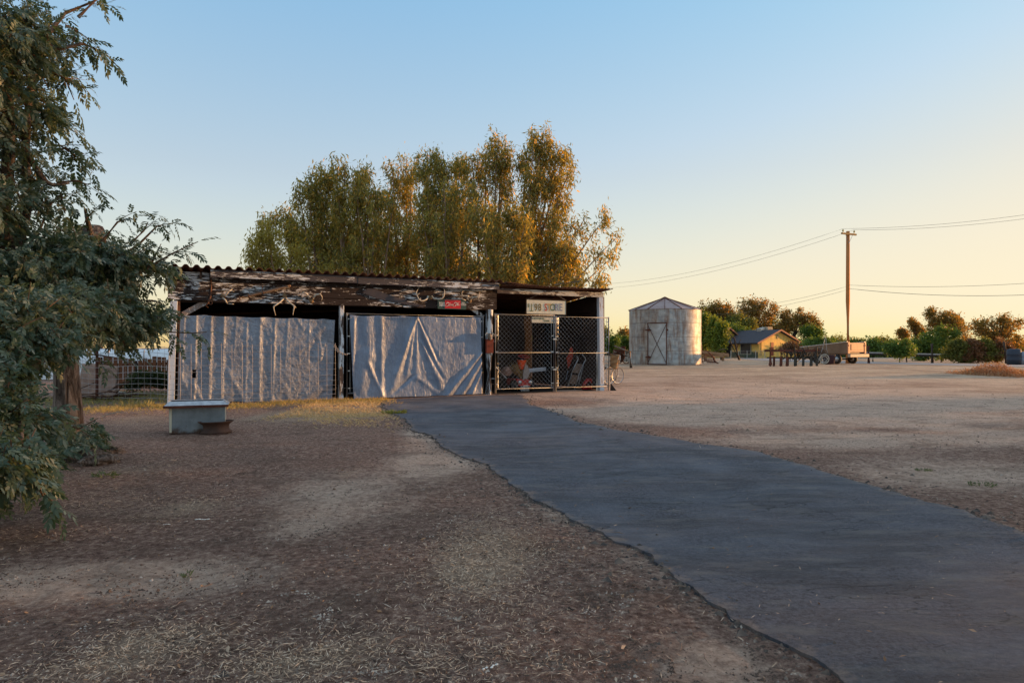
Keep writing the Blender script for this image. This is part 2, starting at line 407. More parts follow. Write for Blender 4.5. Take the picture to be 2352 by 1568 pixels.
def drive():
    # fill the outline on a fine grid, edges follow the outline with crumbling noise
    gl = np.array([G(*q) for q in DL[2:]]); gr = np.array([G(*q) for q in DR])
    # apron along the shed foot
    top = np.array([G(830, 919.5), G(1135, 906)])
    out = np.vstack([gl[::-1], gr])                     # closed outline
    # resample with wobble
    P_ = np.vstack([out, out[:1]]); seg = np.r_[0, np.cumsum(np.linalg.norm(np.diff(P_, axis=0), axis=1))]
    s = np.arange(0, seg[-1], .035); xs = np.interp(s, seg, P_[:, 0]); ys = np.interp(s, seg, P_[:, 1])
    k = np.ones(15)/15; xs = np.convolve(np.r_[xs[-7:], xs, xs[:7]], k, 'valid'); ys = np.convolve(np.r_[ys[-7:], ys, ys[:7]], k, 'valid')
    xs = xs+(fbm(xs, ys, 2.2, 11)-.5)*.20+(fbm(xs, ys, 14, 12)-.5)*.05; ys = ys+(fbm(xs, ys, 2.2, 13)-.5)*.20+(fbm(xs, ys, 14, 14)-.5)*.05
    import bmesh
    from mathutils.geometry import delaunay_2d_cdt
    n = len(xs); verts = [Vector((a, b)) for a, b in zip(xs, ys)]
    # interior points
    x0, x1, y0, y1 = -4, 10, 1.0, 17
    gx, gy = np.meshgrid(np.arange(x0, x1, .16), np.arange(y0, y1, .16))
    pts = np.stack([gx.ravel(), gy.ravel()], -1)
    inside = np.zeros(len(pts), bool); j = n-1
    for i in range(n):
        c = ((ys[i] > pts[:, 1]) != (ys[j] > pts[:, 1])) & (pts[:, 0] < (xs[j]-xs[i])*(pts[:, 1]-ys[i])/(ys[j]-ys[i]+1e-12)+xs[i])
        inside ^= c; j = i
    verts += [Vector(p) for p in pts[inside]]
    vo, eo, fo, *_ = delaunay_2d_cdt(verts, [(i, (i+1) % n) for i in range(n)], [list(range(n))], 1, 1e-5)
    me = bpy.data.meshes.new('driveway'); co = [(p.x, p.y, gzf(p.x, p.y)+.016+.006*(float(fbm(np.array([p.x]), np.array([p.y]), 3, 5)[0])-.5)) for p in vo]
    me.from_pydata(co, [], [tuple(f) for f in fo]); me.update()
    bm = bmesh.new(); bm.from_mesh(me)
    bmesh.ops.recalc_face_normals(bm, faces=bm.faces)
    if sum(f.normal.z for f in bm.faces) < 0: bmesh.ops.reverse_faces(bm, faces=bm.faces)
    be = [e for e in bm.edges if e.is_boundary]
    ex = bmesh.ops.extrude_edge_only(bm, edges=be)
    for v in [g for g in ex['geom'] if isinstance(g, bmesh.types.BMVert)]: v.co.z -= .06
    bm.to_mesh(me); bm.free()
    t = NT('worn_asphalt'); v = t.coord()
    fine = t.noise(40, 10, .85, v); big = t.noise(.8, 6, .6, t.coord((1.6, .7, 1), rot=(0, 0, R(-35)))); mid = t.noise(5, 6, .65, t.coord((.5, 1.5, 1), rot=(0, 0, R(-20))))
    c = t.ramp(fine, [(.38, (.024, .026, .035)), (.62, (.150, .153, .190))])
    c = t.mix(t.ramp(big, [(.4, .0), (.62, .6)]), c, (.16, .165, .2))
    c = t.mix(t.ramp(t.noise(1.6, 6, .65, t.coord((.5, 1.4, 1), (5, 2, 0))), [(.45, 0.0), (.62, .6)]), c, (.045, .046, .056))
    c = t.mix(t.ramp(mid, [(.5, .0), (.68, .55)]), c, (.20, .185, .18))
    # crazed fine cracks
    vw = t.n('ShaderNodeTexVoronoi', feature='DISTANCE_TO_EDGE'); vw.inputs['Scale'].default_value = 2.6
    mp = t.coord((.55, 1.7, 1), rot=(0, 0, R(-14))); dn = t.n('ShaderNodeTexNoise'); dn.inputs['Scale'].default_value = 2.5; dn.inputs['Detail'].default_value = 6
    t.l(mp, dn.inputs['Vector']); ad = t.n('ShaderNodeVectorMath', operation='ADD'); scv = t.n('ShaderNodeVectorMath', operation='SCALE'); scv.inputs['Scale'].default_value = .9
    t.l(dn.outputs['Color'], scv.inputs[0]); t.l(mp, ad.inputs[0]); t.l(scv.outputs[0], ad.inputs[1]); t.l(ad.outputs[0], vw.inputs['Vector'])
    msk = t.noise(1.1, 3, .5, t.coord((1, 1, 1), (3, 8, 0)))
    ck = t.math('MULTIPLY', t.ramp(vw.outputs['Distance'], [(.0, 1.0), (.014, 0.0)]), t.ramp(msk, [(.48, 0.0), (.62, .6)]))
    c = t.mix(t.math('MULTIPLY', ck, .8), c, (.012, .012, .014))
    ea = t.n('ShaderNodeAttribute', attribute_name='edge').outputs['Fac']
    em = t.math('ADD', ea, t.math('MULTIPLY', t.math('SUBTRACT', t.noise(9, 8, .75, v), .5), 1.7))
    c = t.mix(t.ramp(em, [(.6, 0.0), (.85, .55)]), c, t.ramp(fine, [(.3, (.14, .10, .085)), (.7, (.4, .3, .25))]))
    wd = t.noise(22, 8, .8, v); c = t.mix(t.ramp(wd, [(.66, 0.0), (.74, .7)]), c, (.3, .25, .22))
    t.col(c); t.set(.82, 0, .3)
    b = t.bump(t.math('SUBTRACT', mid, ck), .9, .03); t.bump(fine, 1.0, .02, b)
    cv = np.array([(q.co.x, q.co.y) for q in me.vertices]); ds = np.full(len(cv), 9.)
    for a0 in range(0, len(xs), 6): ds = np.minimum(ds, np.hypot(cv[:, 0]-xs[a0], cv[:, 1]-ys[a0]))
    at = me.attributes.new('edge', 'FLOAT', 'POINT'); at.data.foreach_set('value', np.clip(1-ds/.22, 0, 1).astype(np.float32))
    o = link('driveway', me, t.m); tag(o, kind='structure')
    return xs, ys
DX, DY = drive()
def in_drive(x, y):
    ins = np.zeros(len(x), bool); n = len(DX); j = n-1
    st = 4
    xs, ys = DX[::st], DY[::st]; n = len(xs); j = n-1
    for i in range(n):
        c = ((ys[i] > y) != (ys[j] > y)) & (x < (xs[j]-xs[i])*(y-ys[i])/(ys[j]-ys[i]+1e-12)+xs[i]); ins ^= c; j = i
    return ins
# road ---------------------------------------------------------------
def road():
    c = [(46, 5), (41, 25), (35.6, 41), (32.5, 52), (30.4, 62), (31, 75), (36, 95), (46, 130)]
    c = np.array(c, float); s = np.r_[0, np.cumsum(np.linalg.norm(np.diff(c, axis=0), axis=1))]
    q = np.linspace(0, s[-1], 120); x = np.interp(q, s, c[:, 0]); y = np.interp(q, s, c[:, 1])
    k = np.ones(9)/9; x = np.convolve(np.pad(x, 4, 'edge'), k, 'valid'); y = np.convolve(np.pad(y, 4, 'edge'), k, 'valid')
    dx = np.gradient(x); dy = np.gradient(y); l = np.hypot(dx, dy); nx, ny = -dy/l, dx/l
    w_ = np.linspace(-3.8, 3.8, 9)
    X = x[:, None]+nx[:, None]*w_; Y = y[:, None]+ny[:, None]*w_
    m = plain('pale_road_asphalt', (.30, .31, .33), .9, 0, sc=1.5, c2=(.22, .22, .235), bump=.3, bd=.01)
    o = grid_obj('road', X, Y, gz(X, Y)+.02, m, smooth=False); tag(o, kind='structure')
    return
road()

# ground litter --------------------------------------------------------
def scatter_ground(N, rmin, rmax, amin=-40, amax=40, power=1.0):
    u = rng.random(N); r = np.exp(np.log(rmin)+u**power*(np.log(rmax)-np.log(rmin))); a = np.radians(rng.uniform(amin, amax, N))
    return r*np.sin(a), r*np.cos(a)
def straw():
    N = 620000; x, y = scatter_ground(N, 2.2, 26)
    n2 = fbm(x, y, 2.5, 2); n3 = fbm(x, y, 9, 22)
    d = straw_f(x, y)*(.2+1.2*n2)*(.3+1.4*n3)
    base = .035*(n3 > .55)
    keep = (rng.random(N) < np.clip(d*.5+base*.7, 0, 1)) & ~in_drive(x, y)
    e = rng.random(N) < .0012
    keep = keep | (e & in_drive(x, y))
    x = x[keep]; y = y[keep]; n = len(x); z = gz(x, y)+.006+rng.random(n)*.012+.035*in_drive(x, y)
    a = rng.uniform(0, 2*np.pi, n); tilt = rng.normal(0, .22, n)
    D = np.stack([np.cos(a), np.sin(a), tilt], -1); L = rng.gamma(2.2, .009, n)+.007; W = rng.uniform(.0015, .003, n)*(1+np.hypot(x, y)*.06)
    V = leaf_polys(np.stack([x, y, z], -1), D, L, W, np.tile([0, 0, 1.], (n, 1))+rng.normal(0, .3, (n, 3)), .12)
    m = leafmat('dry_straw', (.42, .28, .19), (.78, .56, .39), .15, .8, (.88, .74, .6), (1.2, 1, .8))
    tag(polys_obj('dry_grass', V, m), kind='stuff')
    print('straw', n)
straw()
def gravel():
    N = 90000; x, y = scatter_ground(N, 2.2, 20)
    n3 = fbm(x, y, 4, 31); k = (rng.random(N) < .25+.6*(n3 > .5)) & ~in_drive(x, y)
    # crumbs of asphalt along the drive edge
    i = rng.integers(0, len(DX), 5000); sg_ = rng.gamma(1.2, .09, 5000); ex = DX[i]+rng.normal(0, 1, 5000)*sg_; ey = DY[i]+rng.normal(0, 1, 5000)*sg_; kk = ey > 1.5; 
    def rocks(x, y, s):
        n = len(x); base = np.array([[1, 0, -.3], [-.5, .87, -.3], [-.5, -.87, -.3], [0, 0, .8]]); f = [[0, 1, 3], [1, 2, 3], [2, 0, 3]]
        a = rng.uniform(0, 6.28, n); c, s_ = np.cos(a), np.sin(a); B = base[None]*(s[:, None, None])*rng.uniform(.6, 1.3, (n, 1, 3))
        X = B[..., 0]*c[:, None]-B[..., 1]*s_[:, None]+x[:, None]; Y = B[..., 0]*s_[:, None]+B[..., 1]*c[:, None]+y[:, None]; Z = B[..., 2]*.7+gz(x, y)[:, None]
        Q = np.stack([X, Y, Z], -1); return Q[:, f].reshape(-1, 3, 3)
    s1 = rng.gamma(2, .0022, k.sum())+.002
    t = NT('small_stones'); g = t.n('ShaderNodeNewGeometry')
    t.col(t.ramp(t.noise(9, 2, .5), [(.3, (.05, .035, .03)), (.55, (.14, .10, .08)), (.66, (.5, .42, .36))])); t.set(.9, 0, .2)
    tag(polys_obj('gravel', rocks(x[k], y[k], s1), t.m), kind='stuff')
    xf, yf = scatter_ground(7000, 8, 48, -25, 40, .8); kf = (rng.random(7000) < np.clip(fbm(xf, yf, .7, 33)*2-.7, 0, 1)) & ~in_drive(xf, yf)
    tag(polys_obj('gravel', rocks(xf[kf], yf[kf], rng.gamma(1.5, .007, kf.sum())+.004), plain('dirt_clods', (.10, .07, .055), .95, sc=.4, c2=(.4, .3, .22))), kind='stuff')
    s2 = rng.gamma(2, .007, kk.sum())+.004
    tag(polys_obj('asphalt_crumbs', rocks(ex[kk], ey[kk], s2), plain('asphalt_crumb', (.035, .033, .036), .9, sc=12, c2=(.22, .17, .14))), kind='stuff')
gravel()

def leaf_litter():
    N = 1500; x, y = scatter_ground(N, 2.2, 16, -40, 35); k = (~in_drive(x, y)) | (rng.random(N) < .08); x, y = x[k], y[k]; n = len(x)
    a = rng.uniform(0, 6.28, n); D = np.stack([np.cos(a), np.sin(a), rng.normal(0, .25, n)], -1); L = rng.gamma(3, .005, n)+.006
    V = leaf_polys(np.stack([x, y, gz(x, y)+.012+.02*in_drive(x, y)], -1), D, L, L*.42, np.tile([0, 0, 1.], (n, 1))+rng.normal(0, .4, (n, 3)), .3)
    tag(polys_obj('leaf_litter', V, leafmat('fallen_leaves', (.10, .06, .04), (.36, .2, .11), .1, .8, (.6, .5, .4), (1.1, 1, .9))), kind='stuff')
    b = MB()
    for i in range(150):
        r = math.exp(random.uniform(math.log(2.3), math.log(11))); t = R(random.uniform(-38, 20)); p = Vector((r*math.sin(t), r*math.cos(t), 0)); p.z = gzf(p.x, p.y)+.012
        a = random.uniform(0, 6.28); l = random.uniform(.03, .12); q = p+Vector((math.cos(a)*l*.5, math.sin(a)*l*.5, .006)); e = q+Vector((math.cos(a+.4)*l*.5, math.sin(a+.4)*l*.5, -.004)); b.tube([p, q, e], [.003, .0028, .0015], 5, False)
    tag(b.build('twig_litter', plain('grey_twigs', (.3, .2, .15), .85, sc=20, c2=(.12, .08, .06))), kind='stuff')
leaf_litter()
# =================================================================== SHED
A0 = Vector((-7.1, 14.25, 0)); TH = math.atan2(4.75, 9.56); U = Vector((math.cos(TH), math.sin(TH), 0)); INW = Vector((-math.sin(TH), math.cos(TH), 0))
def WS(x, d=0):
    """distance along the shed front of picture column x, at d metres in front of the wall"""
    k = (x-CX)/F; A = A0-INW*d; return (k*A.y-A.x)/(U.x-k*U.y)
def WP(px, d=0):
    """picture point -> shed frame (along, inward, up) on the plane d in front of the wall"""
    x, y = px; s = WS(x, d); p = A0-INW*d+U*s; z = CH-(y-HY)/F*p.y
    return Vector((s, -d, z))
def W2(v): return A0+U*v[0]+INW*v[1]+Vector((0, 0, v[2]))
def wthing(name, label, cat, o, group=None): return thing(name, label, cat, W2(o), TH, group)
LEN = WS(1384)                                        # right end of the shed
S1, S2, S3 = WS(784), WS(1124), WS(1380)
shed = thing('shed', 'long open fronted wooden shed with peeling white paint and rusty corrugated roof', 'shed', A0, TH)
DEP = 4.2
# walls
def boards(x0, y0, x1, y1, z0, z1, th=.03, bh=.22):
    """vertical run of horizontal boards between two plan points"""
    b = MB(); a = Vector((x0, y0, 0)); c = Vector((x1, y1, 0)); z = z0; up = Vector((0, 0, 1))
    while z < z1-.01:
        h = min(bh, z1-z); off = random.uniform(-.004, .004); n = up.cross((c-a).normalized())*off
        b.beam(a+n+up*(z+h/2-.002), c+n+up*(z+h/2-.002), th, h+.004, up); z += bh
    return b
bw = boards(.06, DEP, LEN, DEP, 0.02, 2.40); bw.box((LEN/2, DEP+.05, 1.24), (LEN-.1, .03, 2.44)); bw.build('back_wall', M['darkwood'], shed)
gb = MB(); rz = lambda y: 2.885-(y+.32)*.0906-.075
for (x, y0) in ((.045, .1), (S2+.1, .2)):
    gb = MB(); gb.prism([(x, y0, 2.2), (x, DEP-.03, 2.2), (x, DEP-.03, rz(DEP)), (x, y0, rz(y0))], (.02, 0, 0)); gb.build('gable_boarding', M['darkwood'], shed)
gb = MB(); gb.prism([(LEN-.045, .1, 2.2), (LEN-.045, DEP-.03, 2.2), (LEN-.045, DEP-.03, rz(DEP)-.05), (LEN-.045, .1, rz(.1)-.06)], (-.02, 0, 0)); gb.build('gable_boarding', M['darkwood'], shed)
boards(.0, .12, .0, DEP-.05, 0.02, 2.52).build('side_wall', M['darkwood'], shed)
boards(LEN, .12, LEN, DEP-.05, 0.02, 2.45).build('side_wall', M['darkwood'], shed)
boards(S2+.05, .14, S2+.05, DEP-.05, 0.02, 2.45).build('partition_wall', M['darkwood'], shed)
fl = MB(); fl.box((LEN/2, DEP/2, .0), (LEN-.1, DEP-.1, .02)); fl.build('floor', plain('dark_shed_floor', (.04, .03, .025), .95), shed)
# header boards, four rows, ragged lower edge
hb = MB(); S0 = WS(388); SH = WS(1139)
zb = [2.17, 2.33, 2.47, 2.62, 2.80]
for i in range(4):
    cuts = [S0-.02, WS(483)-.01, WS(680+i*40), WS(905-i*30), SH]
    for j in range(4):
        a, c = cuts[j], cuts[j+1]; q = .004*((i+j) % 3)
        lo = zb[i]+(.0 if i else random.uniform(-.015, .015))+(.02 if j == 0 and i == 0 else 0); hi = zb[i+1]-.006
        mid = (a+c)/2; pts = [(a+.004, -.05-q, lo), (mid, -.05-q, lo+random.uniform(-.008, .008)), (c-.004, -.05-q, lo+random.uniform(-.01, .01)), (c-.004, -.05-q, hi), (mid, -.05-q, hi-random.random()*.006), (a+.004, -.05-q, hi)]
        hb.prism(pts[::-1], (0, .03, 0))
hb.build('header_boards', M['peel'], shed)
fb = MB(); fs0, fs1 = WS(483, .2), WS(1146, .2); cut = WS(822, .2)
fb.box(((fs0+cut)/2, -.20, 2.765), (cut-fs0-.006, .045, .16)); fb.box(((cut+fs1)/2, -.204, 2.755), (fs1-cut-.006, .045, .165))
fb.build('fascia_board', M['fascia'], shed)
# rafters tails left
rf = MB()
for s in (WS(396), WS(461), WS(483), 2.2, 3.6, 5.0, 6.4, SH-.1):
    rf.box((s, .9, 2.72), (.045, 2.2, .12))
rf.build('rafter', M['darkwood'], shed)
# corrugated roof
def corr(name, s0, s1, y0, y1, z0, z1, per, amp, m, jag=.0, sharp=1.4):
    n = int((s1-s0)/per*14); s = np.linspace(s0, s1, n); y = np.linspace(y0, y1, 6)
    wv = np.sin(2*np.pi*s/per); wv = np.tanh(wv*sharp)/math.tanh(sharp)
    X, Y = np.meshgrid(s, y, indexing='ij')
    edge = jag*(fbm(s, s*0, 1.2, 5)-.5)
    Y = Y.copy(); Y[:, 0] += edge
    Z = z0+(z1-z0)*(Y-y0)/(y1-y0)+amp*wv[:, None]+.02*(fbm(X, Y, .8, 8)-.5)
    o = grid_obj(name, X, Y, Z, m, shed); md = o.modifiers.new('thick', 'SOLIDIFY'); md.thickness = .006
    return o
corr('roof', WS(383), WS(1147), -.32, DEP+.3, 2.885, 2.45, .205, .032, M['roofrust'], .05)
corr('roof', WS(1147)+.02, LEN+.12, -.30, DEP+.3, 2.80, 2.4, .105, .014, M['roofrust'], .14, .6)
ex = MB(); ex.box((WS(1190), -.02, 2.84), (.9, .5, .02), Matrix.Rotation(.06, 3, 'Y')); ex.build('loose_roof_sheet', M['roofrust'], shed); ex = MB(); ex.box((WS(1330), .3, 2.875), (.5, .5, .012), Matrix.Rotation(-.16, 3, 'Y')); ex.build('loose_roof_sheet', M['roofrust'], shed); ex = MB()
ex.tube([W_ for W_ in (WP((1295, 664), -.1)+Vector((0, .5, .16)), WP((1345, 660), -.1)+Vector((0, .3, .2)))], .02, 6)
ex.build('loose_stick', M['greywood'], shed)
# beam over the right bay
bm_ = MB(); bm_.box(((SH+LEN)/2, -.02, 2.66), (LEN-SH-.02, .09, .13)); bm_.build('beam', peel('peeling_beam', (.06, .045, .045), (.13, .1, .09), (.55, .54, .5), .5, (1, 1, 8)), shed)
bm2 = MB(); bm2.box((SH/2, .12, 2.22), (SH-.2, .08, .12)); bm2.build('beam', M['darkwood'], shed)
# posts
def post(x, wd, z1, m, lean=0, dd=0, dep=.16, rnd=False):
    s = WS(x, dd); b = MB()
    if rnd: b.tube([(s+lean, -dd, -.05), (s+lean*.5, -dd, z1*.5), (s, -dd, z1)], [wd*.55, wd*.5, wd*.48], 12, jit=.06)
    else:
        n = 7; pts = []
        for i in range(n):
            z = -.03+(z1+.03)*i/(n-1); pts.append((s+lean*(1-i/(n-1))+random.uniform(-.004, .004), z))
        vs = []; fs = []
        for (a, z) in pts:
            q = wd/2*random.uniform(.93, 1.05); vs += [(a-q, -dd-dep/2, z), (a+q, -dd-dep/2, z), (a+q, -dd+dep/2, z), (a-q, -dd+dep/2, z)]
        for i in range(n-1):
            for j in range(4): fs.append((4*i+j, 4*i+(j+1) % 4, 4*i+4+(j+1) % 4, 4*i+4+j))
        fs.append((4*n-4, 4*n-3, 4*n-2, 4*n-1)); b.add(vs, fs)
    return b.build('post', m, shed, bev=.008 if not rnd else 0)
post(399, .14, 2.17, M['postwhite'], -.06)
sp = MB(); s = WS(411, 0); sp.box((s, .05, 1.08), (.05, .08, 2.2)); sp.build('post', plain('brown_stud', (.13, .06, .035), .85, sc=5), shed)
post(784, .095, 2.17, M['postpeel'], -.015)
post(1124, .19, 2.17, M['postpeel'], -.03, 0, .18, True)
post(1378, .14, 2.62, M['postwhite'], .04, 0, .12)
sp = MB(); sp.box((WS(1386)+.02, .06, 1.3), (.035, .1, 2.62)); sp.build('post', M['greywood'], shed)
br = MB(); br.beam(WP((420, 722), -.1), WP((478, 690), -.1), .04, .11, Vector((0, 0, 1))); br.build('brace', peel('pale_brace', (.2, .16, .15), (.3, .26, .25), (.6, .62, .66), .5, (3, 3, 3)), shed)
br = MB(); br.beam(WP((1072, 700), -.1), WP((1110, 728), -.1), .04, .1, Vector((0, 0, 1))); br.build('brace', M['postpeel'], shed)

# ------------------------------------------------------------------ tarps
def tarpmat(name, c1, c2, wr):
    t = NT(name); v = t.coord()
    n = t.noise(2.2, 7, .7, t.coord((1, 1, .5)))
    c = t.ramp(n, [(.36, c1), (.62, c2)])
    weave = t.noise(60, 3, .6, t.coord((1, 1, .35)))
    c = t.mix(.2, c, t.ramp(weave, [(.3, tuple(q*.7 for q in c1)), (.7, tuple(min(1, q*1.3) for q in c2))]))
    d = t.noise(1.4, 6, .7, t.coord((1, 1, 1), (4, 4, 0))); c = t.mix(t.ramp(d, [(.52, 0.0), (.72, .5)]), c, (.14, .12, .11))
    t.col(c); t.set(.42, .1, .4)
    a = t.noise(wr[0], 5, .62, t.coord(wr[1], rot=(0, .5, 0)), 1.5); b = t.noise(wr[0]*2.5, 4, .6, t.coord(wr[1]))
    b1 = t.bump(a, .9, wr[2]); t.bump(b, .55, .012, b1)
    return t.m
def tarp(label, corners, ridges, m, d0, nx=230, nz=120, hem=(0, 0), wrk=.008, hole=None, notch=None):
    c = [WP(q, d0) for q in corners]; o = Vector((c[3].x, -d0, c[3].z))
    a = np.linspace(0, 1, nx)[:, None]; b = np.linspace(0, 1, nz)[None, :]
    S = (1-b)*((1-a)*c[0].x+a*c[1].x)+b*((1-a)*c[3].x+a*c[2].x)
    Z = (1-b)*((1-a)*c[0].z+a*c[1].z)+b*((1-a)*c[3].z+a*c[2].z)
    S = S+np.zeros_like(Z); Z = Z+np.zeros_like(S)
    Yd = np.zeros_like(S)
    for (p0, p1, wl, h) in ridges:
        q0 = WP(p0, d0); q1 = WP(p1, d0); e = np.array([q1.x-q0.x, q1.z-q0.z]); L = np.hypot(*e); e /= L
        t = ((S-q0.x)*e[0]+(Z-q0.z)*e[1]); dn = (S-q0.x)*e[1]-(Z-q0.z)*e[0]
        tt = np.clip(t/L, 0, 1); ww = wl[0]*(1-tt)+wl[1]*tt if hasattr(wl, '__len__') else wl
        fall = np.clip(1-np.maximum(np.maximum(-t, t-L), 0)/.22, 0, 1)
        fall = fall**2*(3-2*fall)
        Yd -= h*np.exp(-(dn/ww)**2)*fall
    Yd -= wrk*2*(fbm(S, Z*.5, 5, 41)-.5)+wrk*2.0*(fbm(S+Z*.6, Z-S*.3, 11, 42)-.5)+.03*(fbm(S, Z*.3, 1.2, 43)-.5)
    Yd -= hem[0]*.1*np.maximum(0, fbm(S+.1*np.sin(Z*2), Z*.12, 3.3, 44)-.5)*3+.010*np.maximum(0, fbm(S, Z*.15, 8, 45)-.55)
    Yd -= hem[0]*np.maximum(b-.85, 0)**1*1.0
    # uneven hems, pulled at the eyelets
    es = np.abs(np.sin(S*math.pi/.62)); Z = Z-(.02*es+.02*(fbm(S, S*0, 3, 4)-.5))*np.clip(1-b*6, 0, 1)
    Z = Z+(hem[1]*(fbm(S, S*0, .9, 9)-.3)+.015*(fbm(S, S*0, 4, 10)-.5))*np.clip((b-.7)/.3, 0, 1)
    keep = np.ones((nx-1, nz-1), bool)
    if hole:
        h = WP(hole, d0); keep[(np.abs(S[:-1, :-1]-h.x) < .035) & (np.abs(Z[:-1, :-1]-h.z) < .09)] = False
    if notch: keep[(a[:-1, :] < 0)+(b[:, :-1] < 0)] = False
    root = wthing('tarp', label, 'tarp', o, 'silver tarps hung across the shed bays')
    sh = grid_obj('sheet', (S-o.x)[::-1], (Yd)[::-1], (Z-o.z)[::-1], m, root, keep=keep[::-1])
    md = sh.modifiers.new('thick', 'SOLIDIFY'); md.thickness = .002
    ey = MB()
    for s in np.linspace(.01, .99, 8):
        i = int(s*(nx-1)); ey = MB(); ey.ring((S[i, 3]-o.x, Yd[i, 3]-.004, Z[i, 3]-o.z-.01), .014, .004, (0, 1, 0), 10, 4); ey.build('eyelet', M['galv'], root)
    for s in (.2, .45, .75):
        j = int(s*(nz-1)); ey = MB(); ey.ring((S[-3, j]-o.x, Yd[-3, j]-.004, Z[-3, j]-o.z), .014, .004, (0, 1, 0), 10, 4); ey.build('eyelet', M['galv'], root)
    return root
r1c = lambda *a: [r1(a[i], a[i+1]) for i in range(0, len(a), 2)]
R1 = []
for (x0, y0, x1, y1, w_, h) in [(375, 610, 352, 1440, .03, .05), (518, 615, 490, 1440, .035, .055), (642, 620, 615, 1400, .03, .05), (858, 700, 845, 1440, .025, .025), (985, 610, 975, 1460, .04, .055),
    (1130, 640, 1100, 1450, .025, .03), (1255, 650, 1230, 1040, .02, .02), (1460, 650, 1450, 1000, .02, .015), (260, 620, 235, 1300, .02, .02), (760, 620, 735, 1000, .02, .015),
    (1010, 620, 1230, 960, .05, .03), (1000, 640, 1120, 900, .04, .03), (990, 700, 1260, 1420, .07, .018), (230, 1180, 350, 1430, .05, .05), (360, 1290, 430, 1430, .05, .05), (690, 1150, 830, 1420, .05, .04), (900, 1150, 880, 1440, .05, .02),
    (1690, 660, 1560, 1000, .05, .035), (1690, 640, 1400, 900, .06, .02), (1500, 1000, 1620, 1010, .05, .02), (1640, 1260, 1400, 1420, .06, .03), (1660, 1300, 1480, 1430, .03, -.02), (1560, 880, 1570, 1000, .03, .03)]:
    R1.append((r1(x0, y0), r1(x1, y1), w_*1.1, h*.42))
tarp('wide silver grey tarp behind the wire stock panel, creased over upright studs', [(414, 722), (769, 733), (763, 920), (407, 929)], R1,
     tarpmat('silver_tarp_crinkled', (.15, .175, .235), (.27, .31, .39), (9, (1, 1, 1.2), .022)), .03, hem=(0, .09), wrk=.010, hole=r1(352, 1155))
R2 = []
for (x0, y0, x1, y1, w_, h) in [(925, 590, 650, 1430, (.02, .09), .07), (925, 590, 720, 1180, (.02, .06), .06), (925, 590, 830, 1180, (.02, .05), .04), (932, 600, 925, 1200, (.02, .06), .05),
    (935, 600, 1190, 1230, (.02, .07), .07), (945, 600, 1150, 1050, (.02, .04), -.06), (1000, 850, 1190, 1220, (.03, .04), -.08), (1000, 900, 1180, 1330, (.03, .06), .06), (930, 590, 1100, 960, (.03, .08), .03),
    (420, 600, 430, 1000, .09, .05), (430, 1000, 350, 1340, .08, .05), (560, 620, 560, 1400, .05, .06), (430, 1100, 560, 1400, .04, .06), (275, 650, 265, 1050, .03, .05), (330, 640, 380, 900, .05, -.03),
    (1610, 980, 1260, 1410, (.03, .06), .06), (1610, 1010, 1330, 1410, (.03, .05), -.05), (1610, 1060, 1400, 1410, (.03, .05), .055), (1615, 1130, 1450, 1410, (.02, .04), -.04), (1615, 1150, 1500, 1410, (.02, .03), .04),
    (880, 1230, 640, 1430, (.03, .06), -.05), (960, 1250, 1180, 1415, (.04, .06), .04), (1380, 1240, 1260, 1400, .04, .04), (1570, 600, 1600, 700, .03, .03), (1560, 640, 1600, 800, .03, -.02)]:
    R2.append((r2(x0, y0), r2(x1, y1), tuple(q*1.25 for q in w_) if hasattr(w_, '__len__') else w_*1.25, h*.4))
tarp('smooth blue silver tarp with folds fanning from its top centre, hung over a gate frame', [(803, 723), (1105, 728), (1107, 905), (812, 917)], R2,
     tarpmat('silver_tarp_smooth', (.13, .165, .245), (.23, .28, .385), (6, (2.6, 1, .6), .012)), .10, hem=(.1, .03), wrk=.005)
